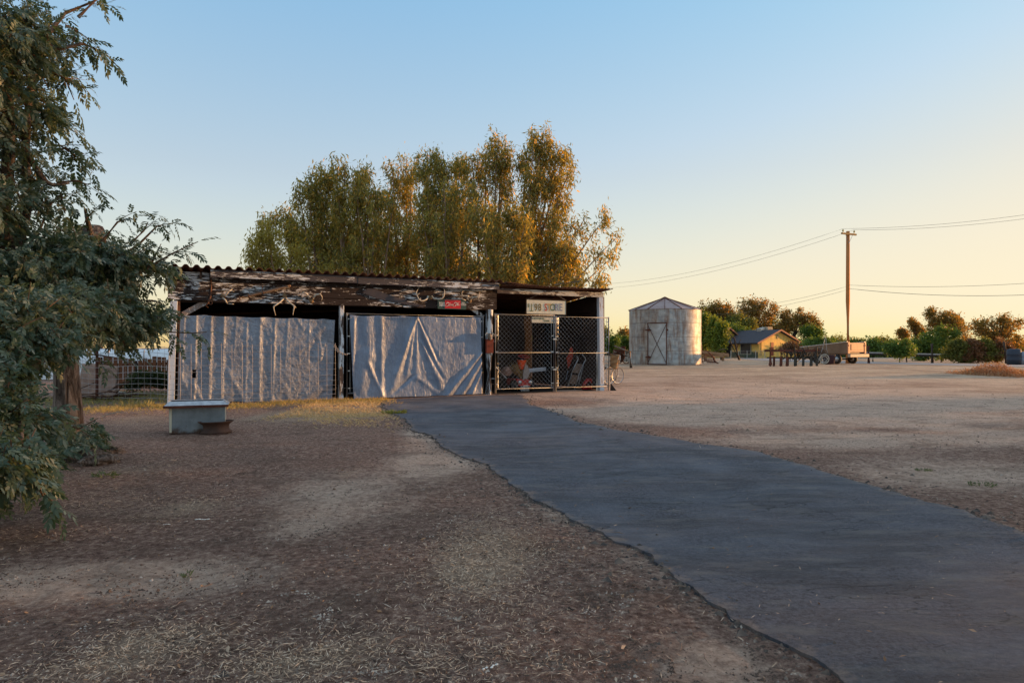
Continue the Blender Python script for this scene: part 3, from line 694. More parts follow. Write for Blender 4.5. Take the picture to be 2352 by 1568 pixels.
# ------------------------------------------------------------------ gates
def gate(label, pxl, pxr, ytl, ytr, ybl, ybr, dl, dr, bars=True, mesh=True, group=None, name='chain_link_gate', sidebars=(1, 1)):
    a = WP((pxl, ybl), dl); b = WP((pxr, ybr), dr); a2 = WP((pxl, ytl), dl); b2 = WP((pxr, ytr), dr)
    zt = (a2.z+b2.z)/2; zb_ = .09; o = Vector((a.x, a.y, 0))
    root = wthing(name, label, 'gate', o, group)
    A = Vector((0, 0, 0)); B = Vector((b.x-o.x, b.y-o.y, 0)); up = Vector((0, 0, 1)); L = B.length; e = B/L
    q = lambda t, z: A+e*t+up*z
    f = MB(); rr = .021
    f.tube([q(0, .03), q(0, zt+.02)], rr, 10); f.tube([q(L, .03), q(L, zt+.02)], rr, 10)
    f.tube([q(0, zt), q(L, zt)], rr, 10); f.tube([q(0, zb_+.05), q(L, zb_+.05)], rr*.9, 10); f.build('frame', M['galv'], root, True)
    zm = (zb_+zt)/2
    if mesh:
        f = MB(); f.tube([q(0, zm), q(L, zm)], rr*.9, 10); f.build('middle_rail', M['galv'], root, True)
    for side in (0, 1):
        if not sidebars[side]: continue
        t0 = .07 if side == 0 else L-.07; te = 0 if side == 0 else L
        tb = MB(); tb.tube([q(t0, zb_+.08), q(t0, zt-.03)], .006, 6)
        for z in np.linspace(zb_+.17, zt-.12, 5): tb.beam(q(te, z), q(t0, z), .012, .022, up)
        tb.build('tension_bar', M['galv'], root)
    if mesh:
        c = MB(); off = e.cross(up)*.0; p = .118; h = p*1.0; x0, x1, z0, z1 = .075, L-.075, zb_+.06, zt-.01
        H = z1-z0; Wd = x1-x0
        def clip(sgn, k):
            pts = []
            for i in range(0, 400):
                pass
        sl = h/p
        k = -H/sl
        while k < Wd:
            for sgn in (1, -1):
                # line x = k + (z-z0)/sl (sgn 1) or mirrored
                ta = max(0, -k*sl); tb_ = min(H, (Wd-k)*sl)
                if tb_ > ta:
                    n = max(2, int((tb_-ta)/.03)+1); P_ = []
                    xa, xb = k+ta/sl, k+tb_/sl
                    if sgn < 0: xa, xb = Wd-xa, Wd-xb
                    pa = q(x0+xa, z0+ta)+e.cross(up)*(.003*sgn); pb = q(x0+xb, z0+tb_)+e.cross(up)*(.003*sgn)
                    c.tube([pa, pb], .0028, 3, False)
            k += p
        c.build('wire_mesh', M['wire'], root)
    return root, q, L, zt
g1, q1, L1, zt1 = gate('left leaf of the chain link gate pair, in front of the red garden tractor', 1138, 1272, 719, 727, 905, 904, .14, .22, group='chain link gate leaves of the right bay')
g2, q2, L2, zt2 = gate('right leaf of the chain link gate pair, reaching past the end post of the shed', 1276, 1398, 727, 730, 904, 901, .23, .34, group='chain link gate leaves of the right bay')
lt = MB()
for z in (1.42, .62): lt = MB(); p_ = q1(L1+.02, z); lt.box(p_, (.1, .06, .035), Matrix.Rotation(math.atan2(q1(1, 0).y, q1(1, 0).x), 3, 'Z')); lt.build('latch', M['galv'], g1)
hg = MB()
for z in (1.35, .4): hg = MB(); hg.tube([(0, 0, z), (-.06, .04, z+.01), (-.12, .1, z)], .012, 6); hg.build('hinge', M['galv'], g1)
gate('steel pipe gate frame showing at both sides of the blue silver tarp', 797, 1109, 720, 727, 920, 905, .07, .07, mesh=False, name='pipe_gate')
# stock panels --------------------------------------------------------
def stock_panel(label, a, b, H, cat='fence', nv=None, sag=.02, lean=0, drop=0, name='wire_fence', posts=()):
    """a,b in world ground points"""
    a = Vector(a); b = Vector(b); e = (b-a); L = e.length; e.normalize()
    root = thing(name, label, cat, a, math.atan2(e.y, e.x))
    f = MB(); hz = [.03, .13, .23, .33, .44, .56, .69, .83, .98, 1.13, 1.27]; hz = [h*H/1.27 for h in hz]
    n = int(L/.1); 
    for h in hz:
        f.tube([(i*L/n, .012*math.sin(i*.35+h*3)+lean*h, h-drop*i/n+sag*math.sin(i*.21+h)*.5+gzf(a.x+e.x*i*L/n, a.y+e.y*i*L/n)) for i in range(n+1)], .0042, 4, False)
    for i in range(int(L/.2)+1):
        x = i*.2; f.tube([(x+.01*math.sin(i), lean*h, h-drop*x/L) for h in np.linspace(0, H+.03*(i % 2), 6)], .0026, 4, False)
    f.build('wire_grid', M['oldwire'], root)
    for (t, hh, m) in posts:
        p = MB(); p.box((t*L, .03, hh/2), (.035, .035, hh)); p.box((t*L, .045, hh/2), (.008, .05, hh)); p.build('post', m, root)
    return root
stock_panel('wire stock panel standing in front of the crinkled silver tarp', W2((-.05, -.28, 0)), W2((WS(772, .2), -.2, 0)), 1.27, name='stock_panel', lean=.02)
stock_panel('wire grid fence running left from the shed corner towards the big tree', (-10.6, 15.6, 0), W2((-.07, -.26, 0)), 1.2, sag=.05, posts=[(.42, 1.25, M['redrust'])])
ch = MB(); pts = [WP(r1(1695, 885), .12), WP(r1(1730, 940), .16), WP(r1(1770, 968), .16), WP(r1(1825, 975), .1)]; o = pts[0].copy()
seg = []
for i in range(3):
    for j in range(4): seg.append(pts[i].lerp(pts[i+1], j/4)-o)
for i, p in enumerate(seg): ch.ring(p, .022, .006, (0, 1, 0) if i % 2 else (0, .3, 1), 8, 4, (1.3, .8))
c = ch.build('chain', M['oldwire']); c.location = W2(o); c.rotation_euler = (0, 0, TH); tag(c, 'short loose chain linking the stock panel to the pipe gate across the peeling post', 'chain')

# ------------------------------------------------------------------ things on the header
def wall_tubes(name, label, cat, lines, m, d=.08, group=None, base=None):
    """lines: (points on the picture, start radius, end radius, bulge)"""
    o = WP(base, d) if base else WP(lines[0][0][0], d)
    root = wthing(name, label, cat, o, group); return root, o
def antlers(label, conv, left, right, skull, d=.07):
    o = WP(conv(*skull), d); root = wthing('antlers', label, 'antlers', o, 'antlers nailed to the shed header')
    for side in (left, right):
        b = MB()
        for k, ln in enumerate(side):
            pts = []; n = len(ln)
            for i, p in enumerate(ln):
                bul = .09*math.sin(math.pi*i/(n-1)) if k == 0 else .07+.03*i/(n-1)
                pts.append(WP(conv(*p), d+bul)-o)
            # smooth
            sm = []
            for i in range(len(pts)-1):
                p0 = pts[max(i-1, 0)]; p1 = pts[i]; p2 = pts[i+1]; p3 = pts[min(i+2, n-1)]
                for t in (0, .33, .66):
                    sm.append(.5*((2*p1)+(-p0+p2)*t+(2*p0-5*p1+4*p2-p3)*t*t+(-p0+3*p1-3*p2+p3)*t**3))
            sm.append(pts[-1]); r0, r1_ = (.022, .007) if k == 0 else (.015, .005)
            b.tube(sm, [r0+(r1_-r0)*i/(len(sm)-1) for i in range(len(sm))], 7)
        b.build('antler', M['bone'], root, True)
    s = MB(); s.ball((0, .02, 0), .055, 10, 7, (1, .7, .9), .2); s.build('skull_plate', plain('skull_brown', (.2, .13, .07), .8, sc=12), root, True)
antlers('small antler pair at the left end of the header, one tine pointing down', r1, [[(630, 415), (660, 400), (690, 370), (720, 350)], [(690, 370), (740, 370)]], [[(625, 430), (655, 455), (675, 490)], [(670, 488), (735, 492)]], (632, 412))
antlers('upside down antlers with long prongs hanging below the header', r1, [[(1215, 435), (1180, 470), (1130, 505), (1115, 520), (1135, 600)], [(1125, 505), (1115, 530)]], [[(1235, 435), (1270, 480), (1310, 510), (1305, 560), (1300, 597)], [(1300, 500), (1328, 525), (1310, 500)]], (1222, 412))
antlers('antlers curved inward like a heart, right of the hanging pair', r1, [[(1455, 440), (1440, 400), (1405, 380), (1385, 405), (1392, 440)], [(1430, 395), (1470, 430)]], [[(1495, 440), (1520, 405), (1560, 398), (1580, 430), (1572, 460)], [(1560, 400), (1575, 372)]], (1478, 462))
antlers('wide antlers curling upward above the soft drink sign', r9, [[(850, 610), (810, 690), (660, 735), (570, 620), (540, 510), (605, 395)], [(650, 735), (650, 650)], [(560, 590), (625, 530)]], [[(950, 610), (1030, 680), (1220, 670), (1280, 560), (1280, 430), (1220, 340)], [(1240, 660), (1240, 540)]], (905, 650))
antlers('crooked antlers at the right end of the header', r9, [[(1910, 700), (1890, 650), (1930, 605), (1770, 600), (1750, 500), (1830, 465)], [(1850, 720), (1770, 690), (1740, 640)]], [[(1990, 710), (2050, 640), (2180, 630), (2210, 560), (2225, 500)], [(2180, 640), (2190, 690)]], (1960, 735))
# wooden yoke bar
o = WP(r1(780, 440), .09); yk = wthing('wooden_bar', 'round grey wooden bar with iron ends slung diagonally across the header', 'wooden bar', o)
a = WP(r1(790, 430), .1)-o; b = WP(r1(1280, 315), .1)-o
m_ = MB(); m_.tube([a.lerp(b, t) for t in (0, .1, .3, .5, .7, .9, 1)], [.02, .03, .034, .036, .034, .026, .018], 10); m_.build('bar', M['greywood'], yk, True)
m_ = MB()
for t in (.0, .17, .45, .97): m_ = MB(); m_.ring(a.lerp(b, t), .036, .008, b-a, 12, 5); m_.build('iron_band', M['rust'], yk)
m_ = MB()
m_.ring(a+Vector((-.03, 0, -.02)), .035, .008, (0, 1, 0), 12, 5); m_.build('iron_ring', M['rust'], yk); m_ = MB(); m_.tube([WP(r1(1010, 320), .08)-o, WP(r1(1000, 380), .12)-o], .006, 5); m_.build('iron_fitting', M['rust'], yk)
# saw
o = WP(r2(360, 350), .07); sw = wthing('crosscut_saw', 'large dark two man saw blade slanting down across the header', 'saw', o)
top = [(360, 345), (420, 300), (500, 310), (640, 372), (750, 402), (800, 408), (835, 440), (1000, 478)]; bot = [(1000, 500), (900, 482), (840, 470), (760, 455), (600, 425), (520, 405), (430, 370), (385, 358)]
poly = [WP(r2(*p), .075)-o for p in top]
bp = [WP(r2(*p), .075)-o for p in bot]; tee = []
for i in range(len(bp)-1):
    k = max(2, int((bp[i+1]-bp[i]).length/.03))
    for j in range(k):
        p = bp[i].lerp(bp[i+1], j/k); tee.append(p+Vector((0, 0, -.014 if j % 2 else .0)))
sb = MB(); sb.prism((poly+tee)[::-1], (0, .006, 0)); sb.build('blade', M['steel'], sw)
sb = MB()
for p in ((960, 482), (820, 430)): sb = MB(); sb.tube([WP(r2(*p), .07)-o, WP(r2(*p), .10)-o], .012, 8); sb.build('rivet', M['rust'], sw)
# hanging harness strap
o = WP(r1(515, 250), .1); st = wthing('harness_iron', 'rusty curved iron strap with ring hanging at the header step', 'iron strap', o)
b = MB(); pts = [(515, 250), (518, 330), (512, 420), (495, 470), (465, 515)]
b.tube([WP(r1(*p), .1)-o for p in pts], [.016, .018, .02, .018, .012], 7); b.build('strap', M['rust'], st, True)
b = MB(); b.ring(WP(r1(512, 480), .1)-o, .035, .008, (0, 1, 0), 14, 5); b.tube([WP(r1(465, 515), .1)-o, WP(r1(490, 525), .1)-o], .01, 5); b.build('ring', M['rust'], st, True)
# coil
o = WP(r1(195, 185), .3); b = MB()
for k in range(4): b.ring((random.uniform(-.01, .01), -.02*k, random.uniform(-.01, .01)), .085-.012*k, .01, (.1*k-.1, 1, .15), 20, 6, (1, 1.15))
c = b.build('hose_coil', plain('faded_green_hose', (.12, .15, .11), .7), None, True); c.location = W2(o); c.rotation_euler = (0, 0, TH); tag(c, 'small coil of pale green hose hung at the left roof corner', 'hose')
# soft drink sign
o = WP(r9(1490, 830), .085); sg = wthing('drink_sign', 'small red and green soft drink sign nailed to the header', 'sign', o)
def rect(conv, x0, y0, x1, y1, d, m, parent, name, th=.004):
    a = WP(conv(x0, y1), d)-o; c = WP(conv(x1, y0), d)-o
    b = MB(); b.box(((a.x+c.x)/2, a.y, (a.z+c.z)/2), (c.x-a.x, th, c.z-a.z)); return b.build(name, m, parent)
rect(r9, 1105, 710, 1860, 945, .085, plain('dark_green_enamel', (.03, .075, .06), .4, sc=20, c2=(.06, .08, .07)), sg, 'plate')
rect(r9, 1300, 722, 1715, 930, .092, plain('red_enamel', (.62, .02, .03), .4, sc=8, c2=(.5, .02, .03)), sg, 'red_panel')
def px_text(txt, conv, cx, cy, h, xs, d, m, parent, bold=.0, name='lettering'):
    p = WP(conv(cx, cy), d)-o; q = WP(conv(cx, cy-h), d)-o
    return text_mb(txt, (q.z-p.z)*1.38, m, parent, p, name, .001, bold, xs)
px_text('SOLD', r9, 1222, 795, 48, 1.0, .09, M['white'], sg, .002); px_text('HERE', r9, 1225, 855, 48, 1.0, .09, M['white'], sg, .002)
px_text('ICE', r9, 1780, 793, 40, 1.0, .09, M['white'], sg, .002); px_text('COLD', r9, 1790, 838, 42, .95, .09, M['white'], sg, .002)
def script(strokes, conv, d, rad, m, parent, name='script_lettering'):
    b = MB()
    for ln in strokes:
        pts = [WP(conv(*p), d)-o for p in ln]; sm = []; n = len(pts)
        for i in range(n-1):
            p0 = pts[max(i-1, 0)]; p1 = pts[i]; p2 = pts[i+1]; p3 = pts[min(i+2, n-1)]
            for t in (0, .25, .5, .75): sm.append(.5*((2*p1)+(-p0+p2)*t+(2*p0-5*p1+4*p2-p3)*t*t+(-p0+3*p1-3*p2+p3)*t**3))
        sm.append(pts[-1]); b.tube(sm, [rad*(.75+.45*math.sin(i*.9)) for i in range(len(sm))], 6)
    b.build(name, m, parent)
def oval(cx, cy, rx, ry): return [(cx+rx*math.cos(t)+ry*.25*math.sin(t), cy-ry*math.sin(t)) for t in np.linspace(.5, 6.8, 10)]
script([[(1395, 800), (1388, 778), (1360, 780), (1325, 830), (1320, 870), (1350, 882), (1395, 850), (1440, 870)], oval(1408, 838, 14, 20), [(1455, 822), (1440, 820), (1430, 845), (1445, 858), (1465, 845)], oval(1482, 838, 13, 20) + [(1500, 855), (1512, 845)],
        [(1505, 835), (1522, 832)],
        [(1600, 800), (1605, 775), (1570, 775), (1525, 830), (1515, 870), (1545, 885), (1585, 855)], oval(1592, 840, 14, 20), [(1612, 850), (1640, 800), (1650, 775), (1638, 780), (1622, 850), (1632, 862)], oval(1652, 840, 13, 20)+[(1672, 856), (1685, 845)],
        [(1350, 775), (1420, 800), (1440, 790)], [(1570, 780), (1640, 800), (1690, 770)]], r9, .098, .0045, M['white'], sg)
# small box on the post and skull
o = WP(r3(138, 880), .14); b = MB(); b.box((0, 0, 0), (.19, .09, .36)); b.box((0, -.05, .15), (.2, .012, .03)); b.tube([(0, -.06, 0), (.0, -.05, .0)], .02, 8)
c = b.build('rusty_box', plain('rusty_red_box', (.2, .04, .025), .85, sc=12, c2=(.1, .03, .02)), None, bev=.006); c.location = W2(o); c.rotation_euler = (0, 0, TH); tag(c, 'rusty red metal box fixed at mid height on the thick peeling post', 'box')
o = WP(r3(140, 765), .16); sk = wthing('animal_skull', 'small dark animal skull with curled horns on top of the rusty red box', 'skull', o)
b = MB(); b.ball((0, 0, 0), .07, 12, 9, (.8, .9, 1.2), .12); b.ball((0, -.05, -.06), .04, 10, 7, (.8, 1, 1)); b.build('skull', plain('old_skull', (.12, .08, .06), .8, sc=20, c2=(.3, .25, .2)), sk, True)
for sg_ in (-1, 1):
    b = MB(); b.tube([(sg_*.03, 0, .05), (sg_*.08, -.01, .09), (sg_*.12, -.02, .05), (sg_*.11, -.03, -.01)], [.018, .016, .012, .006], 7); b.build('horn', M['bone'], sk, True)

# $198 store sign -----------------------------------------------------
o = WP(r3(825, 415), .02); sg = wthing('store_sign', 'cream hanging sign lettered $198 STORE in a dark frame', 'sign', o)
rect(r3, 590, 338, 1060, 488, .02, M['signcream'], sg, 'board', .012)
b = MB(); a = WP(r3(584, 492), .02)-o; c = WP(r3(1066, 326), .02)-o
for (p, q_) in (((a.x, 0, a.z), (c.x, 0, a.z)), ((a.x, 0, c.z), (c.x, 0, c.z)), ((a.x, 0, a.z-.008), (a.x, 0, c.z+.008)), ((c.x, 0, a.z-.008), (c.x, 0, c.z+.008))): b.beam(p, q_, .02, .016)
b.build('frame', M['darkwood'], sg)
b = MB(); hk = WP(r3(830, 222), .05)-o
for q_ in ((590, 326), (1062, 326)): b = MB(); b.tube([WP(r3(*q_), .02)-o, WP(r3(780 if q_[0] < 700 else 885, 232), .05)-o], .006, 5); b.build('cord', M['oldwire'], sg)
gr = plain('olive_letter', (.10, .085, .03), .6, sc=30, c2=(.16, .12, .05)); rd = plain('red_letter', (.42, .05, .04), .6, sc=30); yl = plain('faded_yellow_letter', (.5, .3, .1), .6, sc=30); gn = plain('green_letter', (.09, .14, .08), .6, sc=30); bl = plain('faded_blue_letter', (.18, .24, .38), .6, sc=30)
px_text('$', r3, 612, 392, 40, .9, .032, gn, sg, .003)
for ch_, x, m in (('1', 648, gn), ('9', 702, gr), ('8', 748, gr), ('S', 822, rd), ('T', 862, yl), ('O', 905, gn), ('R', 952, bl), ('E', 1003, bl)):
    px_text(ch_, r3, x, 418, 88, .8, .032, m, sg, .004)
    if ch_ in '1':                                   # slab serifs
        b = MB(); p = WP(r3(x, 457), .033)-o; b.box((p.x, p.y, p.z), (.1 if ch_ != 'T' else .06, .004, .018)); b.build('lettering', m, sg)
o = WP(r3(815, 565), .0); sg = wthing('small_sign', 'weathered sign reading NOTHING OVER $1.98 behind the chain link gate tops', 'sign', o)
rect(r3, 652, 535, 982, 598, .0, M['signcream'], sg, 'board', .01)
px_text('NOTHING', r3, 732, 549, 22, 1.15, .008, gn, sg, .003); px_text('OVER', r3, 832, 578, 18, 1.3, .008, gn, sg, .003); px_text('$1.98', r3, 935, 578, 18, 1.3, .008, gn, sg, .003)

# =================================================================== things in the right bay
# garden tractor seen from the front
o = WP(rA(760, 1330), -.75); o.z = 0
tr = wthing('garden_tractor', 'old red garden tractor facing out behind the left gate leaf', 'tractor', o)
k = .0122                                              # metres per region unit there
def T(x, y, d=0): v = WP(rA(x, y), -.75+d)-Vector((o.x, o.y, 0)); return v
def trbox(x0, y0, x1, y1, d0, d1, name, m, bev=.02, taper=0):
    a = T(x0, y1); c = T(x1, y0); b = MB(); dy = (d0+d1)/2
    b.box(((a.x+c.x)/2, -dy, (a.z+c.z)/2), (c.x-a.x, abs(d1-d0), c.z-a.z)); return b.build(name, m, tr, bev=bev)
a = T(550, 1190); c = T(920, 1000)
b = MB(); b.prism([(a.x, -.35, a.z+.03), (a.x+.06, -.35, a.z), (c.x-.04, -.35, a.z), (c.x+.02, -.35, a.z+.04), (c.x-.05, -.35, c.z-.02), ((a.x+c.x)/2+.06, -.35, c.z), ((a.x+c.x)/2, -.35, c.z-.06), ((a.x+c.x)/2-.06, -.35, c.z), (a.x-.02, -.35, c.z)], (0, .8, 0))
b.build('hood', M['red'], tr, bev=.015)
trbox(640, 1195, 870, 1310, .28, .33, 'grille', M['bluegrey'], .01)
b = MB()
for i in range(6): p = T(660+i*38, 1250); b.box((p.x, -.345, p.z), (.012, .01, .16))
b.build('grille_bar', M['galv'], tr)
trbox(705, 1165, 825, 1195, .33, .36, 'badge', M['white'], .004)
b = MB(); p = T(605, 1085); b.lathe([(.05, 0), (.055, .03), (.03, .045), (0, .05)], (p.x, -.34, p.z), (0, -1, 0), 14); b.build('headlight', M['galv'], tr, True)
b = MB(); p = T(885, 1085); b.lathe([(.05, 0), (.055, .03), (.03, .045), (0, .05)], (p.x, -.34, p.z), (0, -1, 0), 14); b.build('headlight', M['galv'], tr, True)
def wheel(parent, c, r, w_, axis, name='wheel'):
    t = MB(); t.lathe([(r*.6, -w_/2), (r*.93, -w_/2), (r, -w_*.3), (r, w_*.3), (r*.93, w_/2), (r*.6, w_/2)], c, axis, 22); wo = t.build(name, M['black'], parent, True)
    h = MB(); h.lathe([(0, -w_*.3), (r*.6, -w_*.35), (r*.62, 0), (r*.6, w_*.35), (0, w_*.3)], c, axis, 16); h.build('rim', M['galv'], wo, True)
    return wo
for x in (520, 950):
    p = T(x, 1280); wheel(tr, (p.x, -.2, .17), .17, .1, (1, 0, 0))
for x in (470, 1010): p = T(x, 1200); wheel(tr, (p.x, .55, .26), .26, .18, (1, 0, 0))
p = T(870, 405); pb = T(850, 1000)
b = MB(); b.ring((p.x, 0, p.z), .15, .014, (0, -.25, 1), 26, 7); b.tube([(p.x-.15, 0, p.z), (p.x+.15, 0, p.z)], .008, 6); b.tube([(p.x, -.14, p.z+.03), (p.x, .14, p.z-.03)], .008, 6); b.build('steering_wheel', M['red'], tr, True)
b = MB(); b.tube([(p.x, 0, p.z), (pb.x, -.15, pb.z)], .018, 8); b.build('steering_column', M['steel'], tr, True)
# bundle of dry branches, orange pot, etc. set on the tractor
o2 = T(770, 1010); b = MB(); base = W2(Vector((o.x, o.y, 0))+o2+Vector((0, -.1, 0)))
for i in range(60):
    a_ = random.uniform(-.95, .35); l = random.uniform(.3, .55); dx = math.sin(a_)*l; dz = math.cos(a_)*l; dy = random.uniform(-.15, .1)
    b.tube([(0, 0, 0), (dx*.5, dy*.6, dz*.55), (dx, dy, dz)], [.006, .005, .003], 4, False)
    for k_ in range(4):
        f_ = random.uniform(.5, 1); b.tube([(dx*f_, dy*f_, dz*f_), (dx*f_+random.uniform(-.06, .06), dy*f_, dz*f_+random.uniform(0, .07))], .004, 3, False)
c = b.build('dry_branches', plain('dry_twigs', (.42, .28, .12), .8, sc=15, c2=(.28, .18, .09))); c.location = base; c.rotation_euler = (0, 0, TH); tag(c, 'fan shaped bundle of dry branches standing on the red tractor hood', 'branches')
def trthing(name, label, cat, x, y, d, mb, m, **kw):
    v = WP(rA(x, y), d); c = mb.build(name, m, None, **kw); c.location = W2(v); c.rotation_euler = (0, 0, TH); return tag(c, label, cat)
b = MB(); b.lathe([(0, 0), (.07, 0), (.085, .05), (.13, .24), (.135, .26), (.12, .26), (.08, .06), (0, .04)], (0, 0, 0), (0, 0, 1), 20)
trthing('orange_bucket', 'bright orange bucket in front of the steering wheel', 'bucket', 815, 760, -.62, b, M['orange'], smooth=True)
b = MB(); b.box((0, 0, 0), (.2, .12, .07)); b.tube([(-.06, 0, .05), (0, 0, .1), (.06, 0, .05)], .01, 6)
trthing('metal_can', 'flat grey metal can lying across the orange bucket', 'can', 825, 578, -.62, b, M['galv'], bev=.015)
b = MB(); b.prism([(-.03, 0, -.3), (.12, 0, -.13), (.17, 0, -.02), (.1, 0, .18), (.03, 0, .22), (-.04, 0, -.05)][::-1], (0, .03, 0))
trthing('grey_board', 'angular grey board leaning beside the orange bucket', 'board', 890, 830, -.5, b, plain('grey_board', (.3, .27, .26), .85, sc=6))
b = MB(); b.box((0, 0, 0), (.62, .025, .1), Matrix.Rotation(-.07, 3, 'Y')); b.box((.0, -.02, 0), (.6, .02, .02), Matrix.Rotation(-.07, 3, 'Y'))
trthing('white_plank', 'pale blue plank sticking out right of the tractor', 'plank', 1200, 765, -.7, b, plain('pale_plank', (.42, .47, .56), .7, sc=6, c2=(.25, .28, .33)))
b = MB(); b.lathe([(.15, 0), (.152, .01), (.1, .03), (.085, .11), (.03, .13), (0, .13)], (0, 0, 0), (-.3, -.8, .5), 22)
trthing('straw_hat', 'brown woven hat tilted left of the dry branches', 'hat', 420, 800, -.75, b, plain('woven_hat', (.34, .22, .18), .85, sc=25, c2=(.2, .13, .11)), smooth=True)
b = MB(); b.box((0, 0, .25), (.3, .2, .5), Matrix.Rotation(.3, 3, 'Y'))
b = MB(); b.tube([(-.16, 0, .2), (.16, 0, -.12)], .012, 6)
trthing('steel_rod', 'thin pale rod leaning behind the lower left of the gate', 'rod', 260, 880, -.3, b, M['galv'])
# hand truck / folding chair in the right half
o = WP(rB(560, 1250), -.5); o.z = 0
ht = wthing('hand_cart', 'tall tubular hand cart with worn wooden slats leaning behind the right gate leaf', 'hand cart', o)
V = lambda x, y, d=0: WP(rB(x, y), -.5+d)-o
b = MB()
b.tube([V(400, 1220), V(520, 820, -.05), V(600, 640, -.08), V(685, 470, -.12), V(672, 430, -.12), V(640, 400, -.1)], .014, 8); b.build('rail', M['galv'], ht, True)
b = MB(); b.tube([V(585, 1290), V(700, 900, -.05), V(780, 690, -.08), V(885, 490, -.12), V(870, 440, -.12), V(790, 350, -.1)], .014, 8); b.build('rail', M['galv'], ht, True)
b = MB(); b.tube([V(680, 1240, -.2), V(740, 980, -.2), V(820, 640, -.15)], .012, 8); b.build('rail', M['galv'], ht, True)
b = MB(); b.prism([V(525, 830, .02), V(700, 860, .02), V(810, 620, -.06), V(640, 590, -.06)][::-1], (0, .02, 0)); b.build('seat_board', M['greywood'], ht)
b = MB(); b.prism([V(450, 1130, .02), V(620, 1160, .02), V(690, 920, -.0), V(520, 890, -.0)][::-1], (0, .02, 0)); b.build('lower_board', plain('brown_slats', (.14, .09, .065), .85, sc=20), ht)
b = MB()
for i in range(7):
    t = i/6; b.tube([V(650+10*t, 1100-60*t, -.1), V(720-10*t, 1000-70*t, -.1)], .008, 5)
b.build('spring', M['oldwire'], ht)
# red frame ring
o = WP(rB(920, 1290), -.55); o.z = 0; b = MB(); V = lambda x, y, d=0: WP(rB(x, y), -.55+d)-o
pts = [V(790, 1270), V(850, 1150), V(930, 1040), V(1010, 1040), V(1080, 1130), V(1080, 1270)]
pts = [Vector((p.x, p.y, max(p.z, .06))) for p in pts]
b.tube(pts+[pts[0]], .055, 8); c = b.build('red_triangle', M['red'], None, True); c.location = W2(o); c.rotation_euler = (0, 0, TH); tag(c, 'bright red rounded triangular frame on the floor by the right end post', 'frame')
o = WP(rB(420, 720), -.9); b = MB(); V = lambda x, y, d=0: WP(rB(x, y), -.9+d)-o
b.prism([V(415, 720), V(395, 560), V(370, 440), V(460, 300), V(450, 210), V(510, 150), V(540, 220), V(545, 400), V(490, 560), V(430, 720)], (0, .03, 0)); c = b.build('painted_board', plain('orange_red_paint', (.4, .045, .02), .5, sc=8, c2=(.25, .04, .03))); c.location = W2(o); c.rotation_euler = (0, 0, TH); tag(c, 'long pointed orange red board leaning in the dark middle of the right bay', 'board')
o = WP(rB(350, 1030), -.8); b = MB(); V = lambda x, y, d=0: WP(rB(x, y), -.8+d)-o
b.tube([V(350, 1030), V(405, 790)], .014, 6); c = b.build('blue_stick', M['bluegrey']); c.location = W2(o); c.rotation_euler = (0, 0, TH); tag(c, 'short pale blue stick below the orange red board', 'stick')
for (p, q_, lb) in (((895, 90), (970, 510), 'thin pale rod leaning high behind the middle rail, right one'), ((740, 100), (790, 340), 'thin grey rod leaning high behind the middle rail, left one')):
    o = WP(rB(*q_), -1.0); b = MB(); b.tube([Vector((0, 0, 0)), WP(rB(*p), -1.3)-o], .008, 5); c = b.build('rod', M['oldwire']); c.location = W2(o); c.rotation_euler = (0, 0, TH); tag(c, lb, 'rod', 'rods leaning in the right bay')

# =================================================================== wheelchair
o = G(1418, 883); wc = thing('wheelchair', 'old wheelchair with khaki canvas back standing beside the shed', 'wheelchair', (o[0], o[1], 0))
DW = o[1]; V = lambda x, y, d=0: P(*rB(x, y), DW+d)-Vector((o[0], o[1], 0))
def spokes_wheel(c, r, name='wheel', ax=(.55, -.83, 0), tyre=.014):
    t = MB(); t.ring(c, r, tyre, ax, 40, 7); wo = t.build(name, plain('worn_grey_tyre', (.3, .27, .25), .7, sc=15, c2=(.12, .1, .09)), wc, True)
    s = MB(); s.ring(c, r*.93, .007, ax, 40, 5); a, b_ = frame_from(ax); s.tube([c-Vector(ax)*.04, c+Vector(ax)*.04], .02, 8)
    for i in range(18):
        t_ = 2*math.pi*i/18; s.tube([c, c+(a*math.cos(t_)+b_*math.sin(t_))*r*.93], .0018, 3, False)
    s.build('spokes', M['galv'], wo)
spokes_wheel(Vector((V(1780, 0).x, .25, .285)), .27); spokes_wheel(Vector((V(1490, 0).x, -.25, .285)), .27)
b = MB(); b.prism([V(1545, 335), V(1800, 350), V(1730, 740), V(1545, 740)], (0, .02, 0))
cv = grid = None
n = 14; aa = np.linspace(0, 1, n)[:, None]; bb = np.linspace(0, 1, n)[None, :]
c4 = [V(1545, 335), V(1790, 355), V(1728, 735), V(1550, 735)]
f = lambda i: (1-bb)*((1-aa)*c4[0][i]+aa*c4[1][i])+bb*((1-aa)*c4[3][i]+aa*c4[2][i])
cvo = grid_obj('canvas_back', f(0), f(1)-.05*np.sin(aa*3.14)*(bb)+.02*np.sin(bb*16+aa*3), f(2), M['khaki'], wc); cvo.modifiers.new('t', 'SOLIDIFY').thickness = .01
b = MB()
b.tube([V(1530, 310), V(1620, 330), V(1730, 390)], .013, 7); b.tube([V(1800, 350, .3), V(1790, 500, .3), V(1730, 900, .25), V(1690, 1050, .1)], .012, 7)
b.tube([V(1530, 310), V(1540, 740), V(1545, 1090)], .012, 7); b.tube([V(1540, 1050), V(1800, 1060)], .014, 7); b.tube([V(1700, 760, .1), V(1680, 1060, .1)], .011, 7); b.tube([V(1540, 760), V(1740, 740, .2)], .012, 7)
b.tube([V(1540, 700), V(1300, 720, -.1), V(1290, 960, -.1)], .012, 7); b.tube([V(1300, 870), V(1420, 880)], .012, 7)
